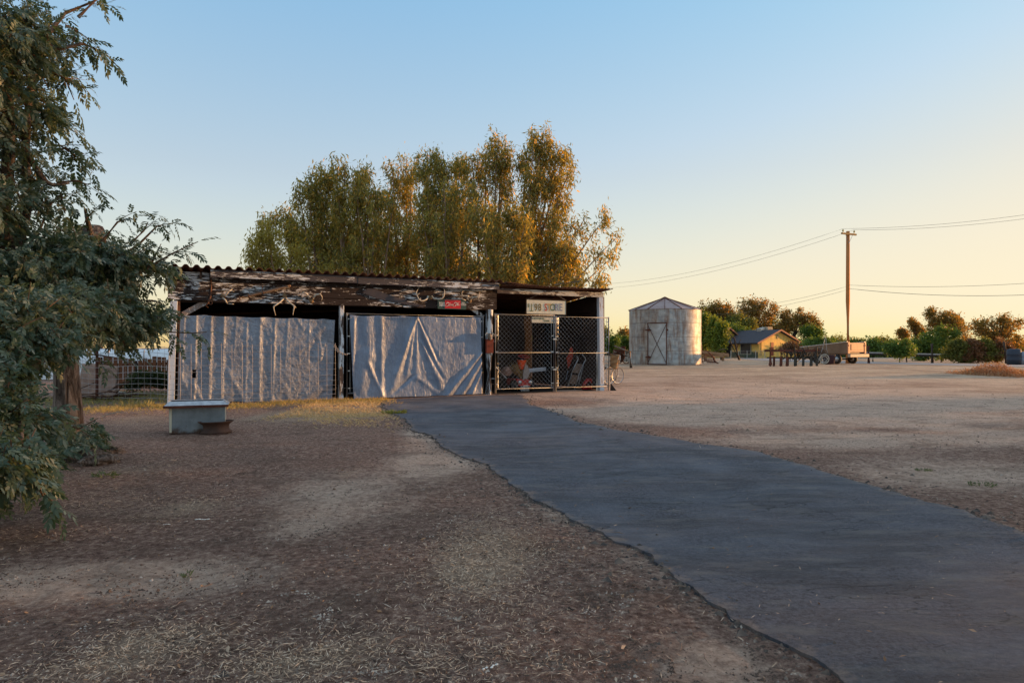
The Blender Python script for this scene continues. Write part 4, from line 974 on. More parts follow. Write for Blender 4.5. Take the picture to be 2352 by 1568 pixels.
b.build('frame', M['steel'], wc, True)
b = MB(); b.prism([V(1530, 700, -.2), V(1350, 720, -.2), V(1350, 760, .2), V(1700, 760, .2)], (0, 0, .03)); b.build('seat', M['black'], wc)
b = MB(); b.prism([V(1790, 350, .3), V(1830, 390, .3), V(1825, 500, .3), V(1770, 500, .3)], (0, .03, 0)); b.build('handle_grip', M['white'], wc)
b = MB(); b.tube([V(1360, 575), V(1500, 560)], .02, 8); b.build('armrest', M['galv'], wc, True)
for x in (1330, 1400):
    c = V(x, 1200); b = MB(); b.ring(Vector((c.x, -.2, .08)), .07, .013, (.5, -.8, 0), 18, 6); b.build('caster', M['black'], wc, True)
# dark triangular block behind the gate foot
o = G(1408, 897); b = MB(); b.prism([(-.06, 0, 0), (.10, 0, 0), (-.05, 0, .2)][::-1], (0, .12, 0)); c = b.build('wooden_wedge', M['darkwood']); c.location = (o[0], o[1], 0); tag(c, 'dark wedge shaped block standing at the outer gate corner', 'block')
# hose/pipe post at gate
o = G(1372, 898); b = MB(); b.tube([(0, 0, 0), (0, 0, 1.06)], .018, 7); b.ball((0, 0, 1.07), .022, 8, 5); c = b.build('pipe_post', M['white']); c.location = (o[0]-.0, o[1]+.1, 0); tag(c, 'thin pale pipe post standing just right of the shed end post', 'post')

# =================================================================== trough and rim
o = G(388, 996); tr = thing('metal_trough', 'galvanised sheet metal water trough on the dirt before the shed', 'trough', (o[0], o[1], 0), R(20))
Lx = (1.14*(503-390))/F*o[1]; Hh = .39; Wd = .36
def shell(b, x0, x1, y0, y1, z0, z1, th, fl=.0):
    b.box(((x0+x1)/2, y0, (z0+z1)/2), (x1-x0, th, z1-z0)); b.box(((x0+x1)/2, y1, (z0+z1)/2), (x1-x0, th, z1-z0))
    b.box((x0+th/2, (y0+y1)/2, (z0+z1)/2), (th, y1-y0-th, z1-z0)); b.box((x1-th/2, (y0+y1)/2, (z0+z1)/2), (th, y1-y0-th, z1-z0)); b.box(((x0+x1)/2, (y0+y1)/2, z0+.02), (x1-x0-2*th, y1-y0-th, .012))
Lx = .72
def galvrust(name):
    t = NT(name); v = t.coord(); n = t.noise(5, 7, .65, v); c = t.ramp(n, [(.3, (.15, .18, .21)), (.7, (.28, .33, .38))])
    g = t.n('ShaderNodeSeparateXYZ'); tc = t.n('ShaderNodeTexCoord'); t.l(tc.outputs['Object'], g.inputs[0])
    h = t.math('ADD', t.math('MULTIPLY', g.outputs[2], 2.2), t.math('MULTIPLY', t.noise(6, 5, .6, v), .9))
    c = t.mix(t.ramp(h, [(.45, 1.0), (.65, 0.0)]), c, (.1, .06, .045)); t.col(c); t.set(.5, .4, .4); t.bump(n, .4, .01); return t.m
b = MB(); shell(b, 0, Lx, 0, Wd, 0, Hh, .006); b.build('body', galvrust('galvanised_trough'), tr)
b = MB()
b.add([(-.06, -.07, Hh-.0), (Lx+.05, -.07, Hh), (Lx-.03, .02, Hh+.055), (.0, .02, Hh+.055)], [(0, 1, 2, 3)])
b.add([(-.06, Wd+.06, Hh), (Lx+.05, Wd+.06, Hh), (Lx-.03, Wd-.02, Hh+.055), (0, Wd-.02, Hh+.055)], [(3, 2, 1, 0)])
b.add([(-.06, -.07, Hh), (0, .02, Hh+.055), (0, Wd-.02, Hh+.055), (-.06, Wd+.06, Hh)], [(0, 1, 2, 3)])
b.add([(Lx+.05, -.07, Hh), (Lx-.03, .02, Hh+.055), (Lx-.03, Wd-.02, Hh+.055), (Lx+.05, Wd+.06, Hh)], [(3, 2, 1, 0)])
ob = b.build('rim', M['galv'], tr); ob.modifiers.new('t', 'SOLIDIFY').thickness = .006
b = MB(); b.beam((-.06, -.07, Hh-.015), (Lx+.05, -.07, Hh-.015), .012, .035); b.beam((-.062, -.07, Hh-.015), (-.062, Wd+.06, Hh-.015), .012, .03); b.build('rolled_edge', M['redrust'], tr)
b = MB(); b.box((Lx+.003, .03, Hh/2), (.004, .05, Hh-.04)); b.box((.02, -.006, Hh/2), (.03, .006, Hh-.03)); b.build('corner_strip', M['signcream'], tr)
o = G(481, 998); b = MB()
b.lathe([(.20, .03), (.245, 0), (.25, .02), (.21, .05), (.2, .1), (.21, .14), (.25, .17), (.275, .185), (.28, .2), (.262, .196), (.235, .17), (.195, .14), (.19, .1), (.19, .04)], (0, 0, 0), (-.03, .02, 1), 40)
rm = b.build('wheel_rim', plain('dark_rim_rust', (.06, .035, .03), .8, .1, sc=8, c2=(.10, .055, .04)), None, True); rm.scale = (.84, .84, .84); rm.location = (o[0]+.0, o[1]+.22, 0); tag(rm, 'rusty steel wheel rim lying flat in front of the trough', 'wheel rim')

# =================================================================== silo
D = 47.; o = P(1523.5, 0, D+2.5); sx = o.x; sy = D+2.0; RS = 2.52; HS = 3.86
silo = thing('grain_silo', 'round corrugated metal grain bin with low conical roof and rusty door', 'silo', (sx, sy, 0))
def silomat():
    t = NT('rusted_galvanised_bin'); v = t.coord()
    n = t.noise(1.6, 6, .65, t.coord((1, 1, 2.2))); c = t.ramp(n, [(.3, (.30, .33, .37)), (.5, (.50, .53, .55)), (.7, (.66, .66, .64))])
    ru = t.noise(1.3, 8, .72, t.coord((2.6, 2.6, .55), (3, 1, 2))); c = t.mix(t.ramp(ru, [(.45, 0.0), (.62, .8)]), c, (.27, .15, .09))
    st = t.noise(4, 5, .7, t.coord((3, 3, .25))); c = t.mix(t.ramp(st, [(.58, 0.0), (.72, .6)]), c, (.16, .11, .09))
    sp = t.n('ShaderNodeSeparateXYZ'); tc = t.n('ShaderNodeTexCoord'); t.l(tc.outputs['Object'], sp.inputs[0])
    z = sp.outputs[2]
    for zz in (.97, 1.93, 2.9):
        e = t.math('ABSOLUTE', t.math('SUBTRACT', z, zz)); c = t.mix(t.math('MULTIPLY', t.ramp(e, [(.0, 1.0), (.035, 0.0)]), .55), c, (.12, .08, .07))
    c = t.mix(t.math('MULTIPLY', t.ramp(t.math('ADD', z, t.math('MULTIPLY', n, .3)), [(.12, 1.0), (.35, 0.0)]), .6), c, (.17, .09, .06))
    t.col(c); t.set(.5, .45, .4); t.bump(n, .3, .02); return t.m
SM = silomat()
nz = 46*6; z = np.linspace(0, HS, nz); th = np.linspace(0, 2*np.pi, 121)
Z, T_ = np.meshgrid(z, th, indexing='ij'); rad = RS+.018*np.sin(Z/HS*2*np.pi*46)+.02*(fbm(np.cos(T_)*3+5, Z+np.sin(T_)*3+5, .5, 77)-.5)
grid_obj('wall', rad*np.cos(T_), rad*np.sin(T_), Z, SM, silo)
b = MB(); N = 14
for i in range(N):
    t0, t1 = 2*math.pi*i/N, 2*math.pi*(i+1)/N; r = RS+.10
    b.add([(r*math.cos(t0), r*math.sin(t0), HS-.01), (r*math.cos(t1), r*math.sin(t1), HS-.01), (.25*math.cos(t1), .25*math.sin(t1), HS+.83), (.25*math.cos(t0), .25*math.sin(t0), HS+.83)], [(0, 1, 2, 3)])
b.build('roof', plain('roof_sheet', (.42, .33, .33), .55, .4, sc=1.5, c2=(.3, .18, .15)), silo)
b = MB()
for i in range(N): t0 = 2*math.pi*i/N; b.beam(((RS+.1)*math.cos(t0), (RS+.1)*math.sin(t0), HS+.0), (.24*math.cos(t0), .24*math.sin(t0), HS+.845), .03, .06)
b.build('roof_rib', M['redrust'], silo)
b = MB(); b.lathe([(.3, HS+.8), (.28, HS+.87), (.12, HS+.95), (0, HS+1.0)], n=14); b.build('roof_cap', M['redrust'], silo)
# door with X brace, facing left-front
ad = -math.pi/2-math.asin((1523.5-1489)/83.5)
Rr = RS+.05; hw = math.asin(.62/RS)
def SP(u, z, e=0): a_ = ad+hw*u; return ((Rr+e)*math.cos(a_), (Rr+e)*math.sin(a_), z)
a_ = np.linspace(-1, 1, 9); zz = np.linspace(.1, 2.85, 160); Zd, Ad = np.meshgrid(zz, a_, indexing='ij'); rr = RS+.035+.018*np.sin(Zd/HS*2*np.pi*46)
dr = grid_obj('door', rr*np.cos(ad+hw*Ad), rr*np.sin(ad+hw*Ad), Zd, plain('pale_door_sheet', (.6, .63, .66), .5, .4, sc=3, c2=(.42, .42, .42)), silo)
b = MB()
for p, q_ in ((SP(-1, .02, .03), SP(-1, 2.9, .03)), (SP(1, .02, .03), SP(1, 2.9, .03))): b.beam(p, q_, .045, .05)
for z_ in (.06, 2.88): b.tube([SP(u, z_, .03) for u in np.linspace(-1, 1, 7)], .028, 6)
b.build('door_frame', M['redrust'], dr)
b = MB(); b.beam(SP(-1, .1, .08), SP(1, 2.82, .08), .03, .03); b.beam(SP(1, .1, .11), SP(-1, 2.82, .11), .03, .03); b.build('cross_brace', M['rust'], dr)
b = MB()
for z_ in (2.4, .55): b.prism([SP(-1.35, z_, .05), SP(-.9, z_+.09, .07), SP(-.55, z_, .05), SP(-.9, z_-.09, .07)], (0, -.03, 0))
b.prism([SP(.9, 2.4, .05), SP(1.1, 2.48, .07), SP(1.2, 2.4, .05), SP(1.1, 2.33, .07)], (0, -.03, 0)); b.build('hinge', M['redrust'], dr)

# =================================================================== generic trees
BARK = plain('pale_bark', (.32, .22, .16), .9, sc=5, c2=(.16, .11, .085), stretch=(1, 1, .3), bump=.6, bd=.02)
BARKD = plain('dark_bark', (.10, .07, .055), .9, sc=5, c2=(.05, .035, .03), stretch=(1, 1, .3), bump=.6, bd=.02)
LM = {'olive': leafmat('olive_leaves', (.08, .11, .03), (.2, .2, .06), .45), 'rusty': leafmat('sun_tinged_leaves', (.09, .10, .03), (.26, .18, .06), .5, cc=(.55, .26, .08)),  # rusty: green leaves whose orange share paints the sun's rim on the crowns
      'green': leafmat('green_leaves', (.05, .10, .022), (.13, .20, .045), .4), 'bright': leafmat('bright_green_leaves', (.07, .12, .02), (.20, .25, .05), .45), 'dark': leafmat('dark_leaves', (.02, .035, .012), (.05, .07, .02), .3),
      'brown': leafmat('brown_leaves', (.12, .065, .035), (.25, .12, .06), .3)}
def cluster_leaves(cent, cr, n, leaf, ratio=.5, droop=0, vs=1.0):
    C = np.repeat(cent, n, 0)+rng.normal(size=(len(cent)*n, 3))*np.repeat(cr, n)[:, None]*np.array([1, 1, vs])*.5
    D = unit(rng.normal(size=C.shape))+np.array([0, 0, -droop]); L = leaf*rng.uniform(.6, 1.4, len(C))
    return leaf_polys(C, D, L, L*ratio)
def tree(name, label, cat, base, blobs, leafm, ncl=90, per=40, leaf=.22, cr=.5, trunk=.16, group=None, bark=None, fill=.35, stems=0, shape=1.0, low=0, parts=True, trunkh=None):
    """blobs: (dx, dy, z, rx, rz) relative to the base"""
    root = thing(name, label, cat, base, 0, group); cs = []
    vol = np.array([b[3]**2*b[4] for b in blobs])**.66; vol = vol/vol.sum()
    for bl, fr in zip(blobs, vol):
        k = max(5, int(ncl*fr*.5)); u = unit(rng.normal(size=(k, 3))); r = (fill+(1-fill)*rng.random(k)**.5)[:, None]
        cs.append(np.array([bl[0], bl[1], bl[2]])+u*r*np.array([bl[3], bl[3], bl[4]]))
        for q in range(5):
            o2 = unit(rng.normal(size=3)); k2 = max(3, int(k*.28)); u = unit(rng.normal(size=(k2, 3)))*rng.random((k2, 1))**.4
            cs.append(np.array([bl[0], bl[1], bl[2]])+o2*np.array([bl[3], bl[3], bl[4]])*rng.uniform(.7, 1.05)+u*np.array([bl[3], bl[3], bl[4]])*rng.uniform(.2, .42))
    cs = np.vstack(cs); cs = cs[cs[:, 2] > low+.05]; V_ = cluster_leaves(cs, rng.uniform(.6, 1.2, len(cs))*cr, per, leaf)
    V_[..., 2] = np.maximum(V_[..., 2], .01)
    polys_obj('crown', V_, leafm, root)
    b = MB(); top = max(bl[2] for bl in blobs)
    b.tube([(0, 0, -.1), (.05*trunk, 0, top*.4), (0, 0, top*.8)], [trunk, trunk*.8, trunk*.4], 8)
    for i in range(min(len(cs), 26)):
        c = cs[(i*7) % len(cs)]; z0 = min(c[2]*.55, top*.75); b.tube([(0, 0, z0), (c[0]*.4, c[1]*.4, z0+(c[2]-z0)*.35), (c[0], c[1], c[2])], [trunk*.35, trunk*.22, trunk*.07], 5, False)
    b.build('trunk', bark or BARKD, root, True)
    return root
def eucalypt(label, base, tops, Hh, group, seed, lean=0, dens=1.0, bark=True, leafm=None, low=.25, spread=1.0, leaf=.30):
    """tops: list of (dx, dz) stem tips; drooping leaf tassels along ascending side branches"""
    r = random.Random(seed); root = thing('eucalyptus_tree', label, 'tree', base, 0, group); tb = MB(); cs = []
    for (dx, tz) in tops:
        dy = r.uniform(-.8, .8); k = 9; pts = []; bx = r.uniform(-.25, .25)
        for i in range(k):
            t = i/(k-1); pts.append(Vector((bx+dx*t**1.25+r.uniform(-.1, .1)*t, dy*t+r.uniform(-.1, .1)*t, -.1+(tz+.1)*t)))
        r0 = .05+.010*tz; tb.tube(pts, [r0*(1-.9*i/(k-1)) for i in range(k)], 7, False)
        nb = int(22*dens*tz/12)
        for j in range(nb):
            t = low+(1-low)*r.random()**.85; i = min(k-2, int(t*(k-1))); p = pts[i].lerp(pts[i+1], t*(k-1)-i)
            a = r.uniform(0, 6.28); ln = (r.uniform(.8, 1.9))*(1.15-.75*t)*spread; dirv = Vector((math.cos(a), math.sin(a), r.uniform(.3, 1.1)))
            e = p+dirv*ln; tb.tube([p, p+dirv*ln*.5+Vector((0, 0, .05)), e], [.03*(1.1-t)+.008, .015, .006], 4, False)
            for q_ in (.35, .6, .85, 1.0):
                if r.random() < .9:
                    c = p+dirv*ln*q_; cs.append((c.x+r.uniform(-.15, .15), c.y+r.uniform(-.15, .15), c.z-.15))
        cs.append(tuple(pts[-1])); cs.append(tuple(pts[-1]-Vector((0, 0, .3))))
    cs = np.array(cs); n = 27; C = np.repeat(cs, n, 0); m = len(C); C = C+rng.normal(size=(m, 3))*np.array([.16, .16, .34])
    D = rng.normal(size=(m, 3))*.6+np.array([0, 0, -.9]); L = leaf*rng.uniform(.6, 1.3, m)
    V_ = leaf_polys(C, D, L, L*.24, None, .1); polys_obj('crown', V_, leafm or LEU, root)
    tb.build('trunk', BARK, root, True)
    return root
LEU = leafmat('eucalyptus_leaves', (.10, .125, .05), (.28, .27, .09), .5, cc=(.72, .46, .12), tc=(1.6, 1.3, .45))  # golden leaf share paints sunlit patches into the crowns
LEU2 = leafmat('pale_willowy_leaves', (.2, .19, .05), (.36, .31, .08), .45)
def eu(xpx, D, tops, lab, seed, **kw):
    b = P(xpx, 0, D); b.z = 0
    tp = [((x-xpx)/F*D, CH-(y-HY)/F*D) for (x, y) in tops]
    return eucalypt(lab, b, tp, 0, 'eucalyptus trees in a row behind the shed', seed, **kw)
E8 = lambda *a: [r8(a[i], a[i+1]) for i in range(0, len(a), 2)]
eu(r8(300, 0)[0], 40, E8(110, 720, 170, 640, 60, 740, 240, 760, 380, 800, 450, 850), 'low pale golden eucalyptus at the left end of the row', 1, leafm=LEU2, low=.1, dens=1.3)
eu(r8(330, 0)[0], 45, E8(230, 530, 290, 570, 180, 600, 330, 640), 'short dark eucalyptus just right of the golden one, sloping left', 2, low=.2, dens=1.2)
eu(r8(500, 0)[0], 44, E8(490, 300, 570, 320, 400, 400, 440, 380, 360, 420, 600, 380), 'broad eucalyptus with two pale trunks near the left end of the row', 3, low=.2)
eu(r8(650, 0)[0], 43, E8(650, 280, 715, 290, 760, 360, 800, 450, 620, 420), 'eucalyptus with glowing orange patch in the left half of the row', 4, low=.2)
eu(r8(980, 0)[0], 46, E8(985, 225, 930, 290, 880, 370, 1040, 310), 'slim pointed eucalyptus in the middle of the row', 5, low=.2)
eu(r8(1140, 0)[0], 43, E8(1095, 190, 1180, 205, 1130, 300, 1230, 280, 1300, 250), 'open topped eucalyptus with thin twin tips right of middle', 6, low=.2)
eu(r8(1300, 0)[0], 46, E8(1310, 260, 1350, 290, 1250, 330), 'eucalyptus with bare forked limbs showing sky through its crown', 7, low=.35, dens=.8)
eu(r8(1480, 0)[0], 44, E8(1520, 140, 1550, 150, 1470, 190, 1400, 220, 1600, 210), 'tall eucalyptus left of the highest one', 8, low=.2)
eu(r8(1640, 0)[0], 43, E8(1820, 55, 1750, 110, 1860, 130, 1700, 150, 1960, 190, 1990, 260, 1900, 230), 'highest eucalyptus leaning right with long slanting limbs', 9, low=.25, dens=1.0)
eu(r8(1640, 0)[0], 42, E8(2060, 580, 2170, 570, 2270, 700, 1980, 590, 2220, 800, 2150, 930, 1880, 560, 2000, 820), 'low eucalyptus spreading out to the right over the shed end', 10, low=.35, dens=.6, spread=.9)
eu(r8(1900, 0)[0], 44, E8(1850, 640, 1920, 700, 1780, 650, 1980, 760), 'bushy low eucalyptus below the highest tree', 11, low=.1, dens=1.2)
eu(r8(1560, 0)[0], 40, E8(1500, 560, 1620, 540, 1400, 520, 1680, 620), 'brownish eucalyptus sapling in front of the tall pair', 12, low=.1, dens=1.2)
eu(r8(830, 0)[0], 48, E8(820, 560, 900, 560, 760, 600, 870, 640, 1010, 640, 1080, 620), 'shadowed eucalyptus undergrowth behind the middle of the roof', 13, low=.05, dens=1.3)
eu(r8(560, 0)[0], 48, E8(560, 560, 640, 600, 480, 600, 700, 640, 400, 660), 'shadowed eucalyptus undergrowth behind the left of the roof', 14, low=.05, dens=1.3)
eu(r8(1250, 0)[0], 48, E8(1250, 600, 1180, 640, 1340, 560, 1420, 600, 1500, 640), 'shadowed eucalyptus undergrowth right of the roof middle', 15, low=.05, dens=1.3)

eu(r8(790, 0)[0], 42, E8(700, 420, 780, 400, 850, 440, 900, 500, 640, 520), 'fan shaped eucalyptus filling the notch left of the slim pointed one', 21, low=.3, dens=.8, spread=1.3)
eu(r8(1220, 0)[0], 41, E8(1120, 430, 1200, 400, 1290, 430, 1380, 420, 1060, 520), 'fan shaped eucalyptus low between the open topped and forked ones', 22, low=.3, dens=.8, spread=1.3)
# trees of the right background ------------------------------------------
def pxtree(name, label, cat, xc, ybase, D, bl, lm, **kw):
    """bl: (x, y, rx, ry) on the picture grid"""
    b = P(xc, 0, D); z0 = gzf(b.x, b.y); s = D/F
    bb = [((x-xc)*s, random.uniform(-.2, .2)*rx*s, CH-(y-HY)*s-z0, rx*s, ry*s) for (x, y, rx, ry) in bl]
    return tree(name, label, cat, (b.x, b.y, z0), bb, lm, **kw)
gr_h = 'trees behind the yellow house'
c6 = lambda x, y, rx, ry: (*r6(x, y), rx/3.1367*.784, ry/3.1367*.784)
c5 = lambda x, y, rx, ry: (*r5(x, y), rx/4.704*.784, ry/4.704*.784)
c4_ = lambda x, y, rx, ry: (*r4(x, y), rx/5.2275*.784, ry/5.2275*.784)
for (x, y, h, w_, D, lb) in ((1490, 780, 290, 75, 84, 'tallest dense green conifer right beside the bin'), (1630, 830, 250, 70, 82, 'middle dense green conifer of the three by the bin'), (1740, 870, 200, 60, 80, 'shortest dense green conifer, next to the house roof')):
    pxtree('conifer_tree', lb, 'tree', r4(x, 0)[0], 0, D, [c4_(x, y-20, w_*.8, h*.8), c4_(x-10, y+100, w_*1.0, h*.6), c4_(x+10, y-h*.6, w_*.45, h*.45)], LM['bright'], ncl=110, per=50, leaf=.28, cr=.6, trunk=.15, group='green conifers by the bin', fill=.5)
pxtree('leafy_tree', 'broad reddish tree directly behind the conifers and bin', 'tree', r4(1640, 0)[0], 0, 125, [c4_(1560, 440, 150, 90), c4_(1700, 490, 160, 110), c4_(1820, 560, 120, 130), c4_(1650, 650, 200, 120), c4_(1850, 700, 160, 100)], LM['rusty'], ncl=150, per=45, leaf=.4, cr=.95, group=gr_h, trunk=.3)
pxtree('leafy_tree', 'tall airy tree rising above the house ridge', 'tree', r5(770, 0)[0], 0, 130, [c5(760, 140, 130, 80), c5(620, 170, 110, 90), c5(900, 220, 120, 90), c5(760, 300, 180, 130), c5(520, 330, 150, 100), c5(780, 450, 150, 90)], LM['rusty'], ncl=150, per=36, leaf=.38, cr=.9, group=gr_h, trunk=.35, bark=BARK)
pxtree('leafy_tree', 'dark bushy tree left of the airy tree behind the house', 'tree', r5(500, 0)[0], 0, 122, [c5(450, 400, 130, 110), c5(350, 450, 90, 90), c5(600, 460, 110, 90)], LM['olive'], ncl=120, per=45, leaf=.38, cr=.9, group=gr_h, trunk=.3)
pxtree('leafy_tree', 'spiky topped orange tinged tree behind the rooftop cooler', 'tree', r5(1260, 0)[0], 0, 128, [c5(1170, 310, 110, 70), c5(1320, 300, 80, 80), c5(1440, 330, 110, 50), c5(1250, 420, 200, 90), c5(1100, 470, 150, 70), c5(1450, 500, 130, 90), c5(1540, 430, 60, 50)], LM['rusty'], ncl=150, per=40, leaf=.36, cr=.8, group=gr_h, trunk=.35)
pxtree('bush', 'green bush in front of the right house corner', 'bush', r5(1500, 0)[0], 0, 92, [c5(1450, 700, 160, 50), c5(1600, 690, 140, 60), c5(1700, 720, 100, 60)], LM['green'], ncl=90, per=45, leaf=.3, cr=.6, trunk=.08)
pxtree('bush', 'brownish bush against the orange gable wall', 'bush', r5(1200, 0)[0], 0, 72, [c5(1210, 740, 130, 45), c5(1320, 770, 80, 50)], LM['brown'], ncl=70, per=40, leaf=.2, cr=.4, trunk=.06)
for (x, y, rx, ry, D, m, lb) in ((1640, 745, 26, 24, 132, 'olive', 'dark tree filling the gap behind the conifers'), (1700, 762, 30, 18, 118, 'green', 'low dense tree touching the rear roof of the house'), (1790, 752, 26, 20, 134, 'olive', 'dark tree between the airy and the spiky topped trees'), (1868, 765, 20, 14, 120, 'green', 'low tree right of the house gable end')):
    pxtree('leafy_tree', lb, 'tree', x, 0, D, [(x-rx*.5, y, rx*.7, ry), (x+rx*.5, y+4, rx*.7, ry*.9), (x, 795, rx*1.1, 18)], LM[m], ncl=120, per=42, leaf=.38, cr=.85, group=gr_h, trunk=.25)
# orchard row
k = 0
orch = thing
for i, x in enumerate(np.linspace(1500, 2640, 34)):
    xx = r6(1, 1)[0]; px = 1850+i*17; D = 118+(i % 3)*7; y = 792-6*random.random()
    h = random.uniform(4, 17)
    if not (2080 < px < 2350 and i % 2):
        pxtree('orchard_tree', 'one of the round green orchard trees forming the low distant row', 'tree', px, 0, D, [(px-6, 798, 10, h+7), (px+7, 800, 11, h*.7+7), (px, 812, 18, 12)], LM['olive'] if i % 3 else LM['green'], ncl=70, per=34, leaf=.42, cr=.85, group='orchard trees in the distant row', trunk=.15)
for i, px in enumerate((1360, 1400, 1440, 1585, 1640, 1700, 1290, -200, -260, -350, -420, -520, -650)):
    pxtree('orchard_tree', 'one of the round green orchard trees forming the low distant row', 'tree', px, 0, 150, [(px-8, 792, 16, 14), (px+9, 797, 16, 14), (px, 808, 20, 14)], LM['olive'], ncl=60, per=34, leaf=.5, cr=1.0, group='orchard trees in the distant row', trunk=.15)
gr_r = 'trees beyond the road on the right'
pxtree('shade_tree', 'tall tree with notched two part crown beyond the road', 'tree', r6(1130, 0)[0], 0, 84, [c6(1030, 880, 35, 50), c6(1040, 960, 60, 60), c6(1190, 910, 90, 50), c6(1160, 990, 130, 60), c6(1250, 960, 50, 70)], LM['rusty'], ncl=130, per=40, leaf=.25, cr=.5, group=gr_r, trunk=.2)
pxtree('shade_tree', 'dense green bushy tree under the notched crown', 'tree', r6(1040, 0)[0], 0, 76, [c6(1000, 1130, 130, 100), c6(1130, 1130, 150, 110), c6(1050, 1210, 170, 80)], LM['green'], ncl=170, per=48, leaf=.24, cr=.5, group=gr_r, trunk=.2)
pxtree('shade_tree', 'small slanting pale tree left of the notched crown', 'tree', r6(900, 0)[0], 0, 88, [c6(860, 960, 35, 25), c6(900, 1000, 45, 30), c6(930, 1050, 50, 40)], LM['rusty'], ncl=50, per=36, leaf=.24, cr=.45, group=gr_r, trunk=.12)
pxtree('shade_tree', 'thin orange sapling standing lowest and leftmost of the trees past the road', 'tree', r6(800, 0)[0], 0, 90, [c6(760, 1030, 30, 20), c6(790, 1070, 40, 25)], LM['rusty'], ncl=36, per=30, leaf=.24, cr=.4, group=gr_r, trunk=.1)
pxtree('shade_tree', 'wide flat topped tree near the right picture edge', 'tree', r6(1660, 0)[0], 0, 74, [c6(1620, 950, 90, 50), c6(1500, 990, 90, 50), c6(1760, 980, 90, 50), c6(1640, 1040, 190, 60), c6(1700, 1110, 190, 70), c6(1800, 1160, 90, 60)], LM['rusty'], ncl=170, per=36, leaf=.24, cr=.48, group=gr_r, trunk=.22)
pxtree('shade_tree', 'wispy half bare sapling between the two big right trees', 'tree', r6(1350, 0)[0], 0, 78, [c6(1350, 1000, 40, 60), c6(1340, 1080, 60, 50)], LM['rusty'], ncl=24, per=14, leaf=.2, cr=.4, group=gr_r, trunk=.07)
pxtree('bush', 'round dark green shrub beside the flatbed frame', 'bush', r6(740, 0)[0], 0, 62, [c6(700, 1190, 80, 45), c6(780, 1190, 80, 45), c6(740, 1220, 110, 40)], LM['green'], ncl=130, per=46, leaf=.18, cr=.35, trunk=.08)
for (x, w__, lb, m) in ((1280, 110, 'brown dry roadside thicket left of the middle', 'olive'), (1420, 110, 'dry brown thicket under the wispy sapling', 'brown'), (1560, 110, 'tangled dry thicket beneath the flat topped tree', 'olive'), (1680, 90, 'dark low thicket beside the junk pile', 'brown')):
    pxtree('thicket', lb, 'bush', r6(x, 0)[0], 0, 60, [c6(x-30, 1200+random.uniform(-40, 30), w__*.6, 60), c6(x+40, 1220+random.uniform(-40, 30), w__*.5, 65), c6(x, 1265, w__, 45), c6(x+random.uniform(-60, 60), 1150, 30, 50)], LM[m], ncl=150, per=34, leaf=.17, cr=.30, trunk=.04)
for (x, y, w_, h, lb) in ((1500, 740, 120, 110, 'round tree seen through the outer gate corner'), (1770, 770, 70, 90, 'small orange crowned tree between gate and bin')):
    pxtree('leafy_tree', lb, 'tree', r3(x, 0)[0], 0, 72, [(*r3(x, y), w_/4.126*.784, h/4.126*.784), (*r3(x+30, y+90), w_*1.1/4.126*.784, h*.8/4.126*.784)], LM['olive'] if x < 1600 else LM['rusty'], ncl=110, per=44, leaf=.24, cr=.5, group='trees between gate and bin', trunk=.15)
for (x, y, D) in ((1620, 830, 60), (1700, 830, 64), (1800, 835, 62)):
    pxtree('bush', 'leafy green bush behind the fence between gate and bin' if x != 1700 else 'middle leafy bush between gate and bin', 'bush', r3(x, 0)[0], 0, D, [(*r3(x, y), 12, 9), (*r3(x, y+40), 15, 10)], LM['green'], ncl=60, per=40, leaf=.2, cr=.35, trunk=.05, group='bushes between gate and bin')

# =================================================================== house
hb0 = P(1757, 0, 108); hz = gzf(hb0.x, hb0.y); HK = 1.13; g_ = Vector((.55, -.835, 0)); w_ = Vector((.835, .55, 0))
house = thing('house', 'low yellow ranch house with dark shingle roofs past the bin', 'house', (hb0.x-1.0, hb0.y, hz), math.atan2(w_.y, w_.x)); house.scale = (HK, HK, HK)
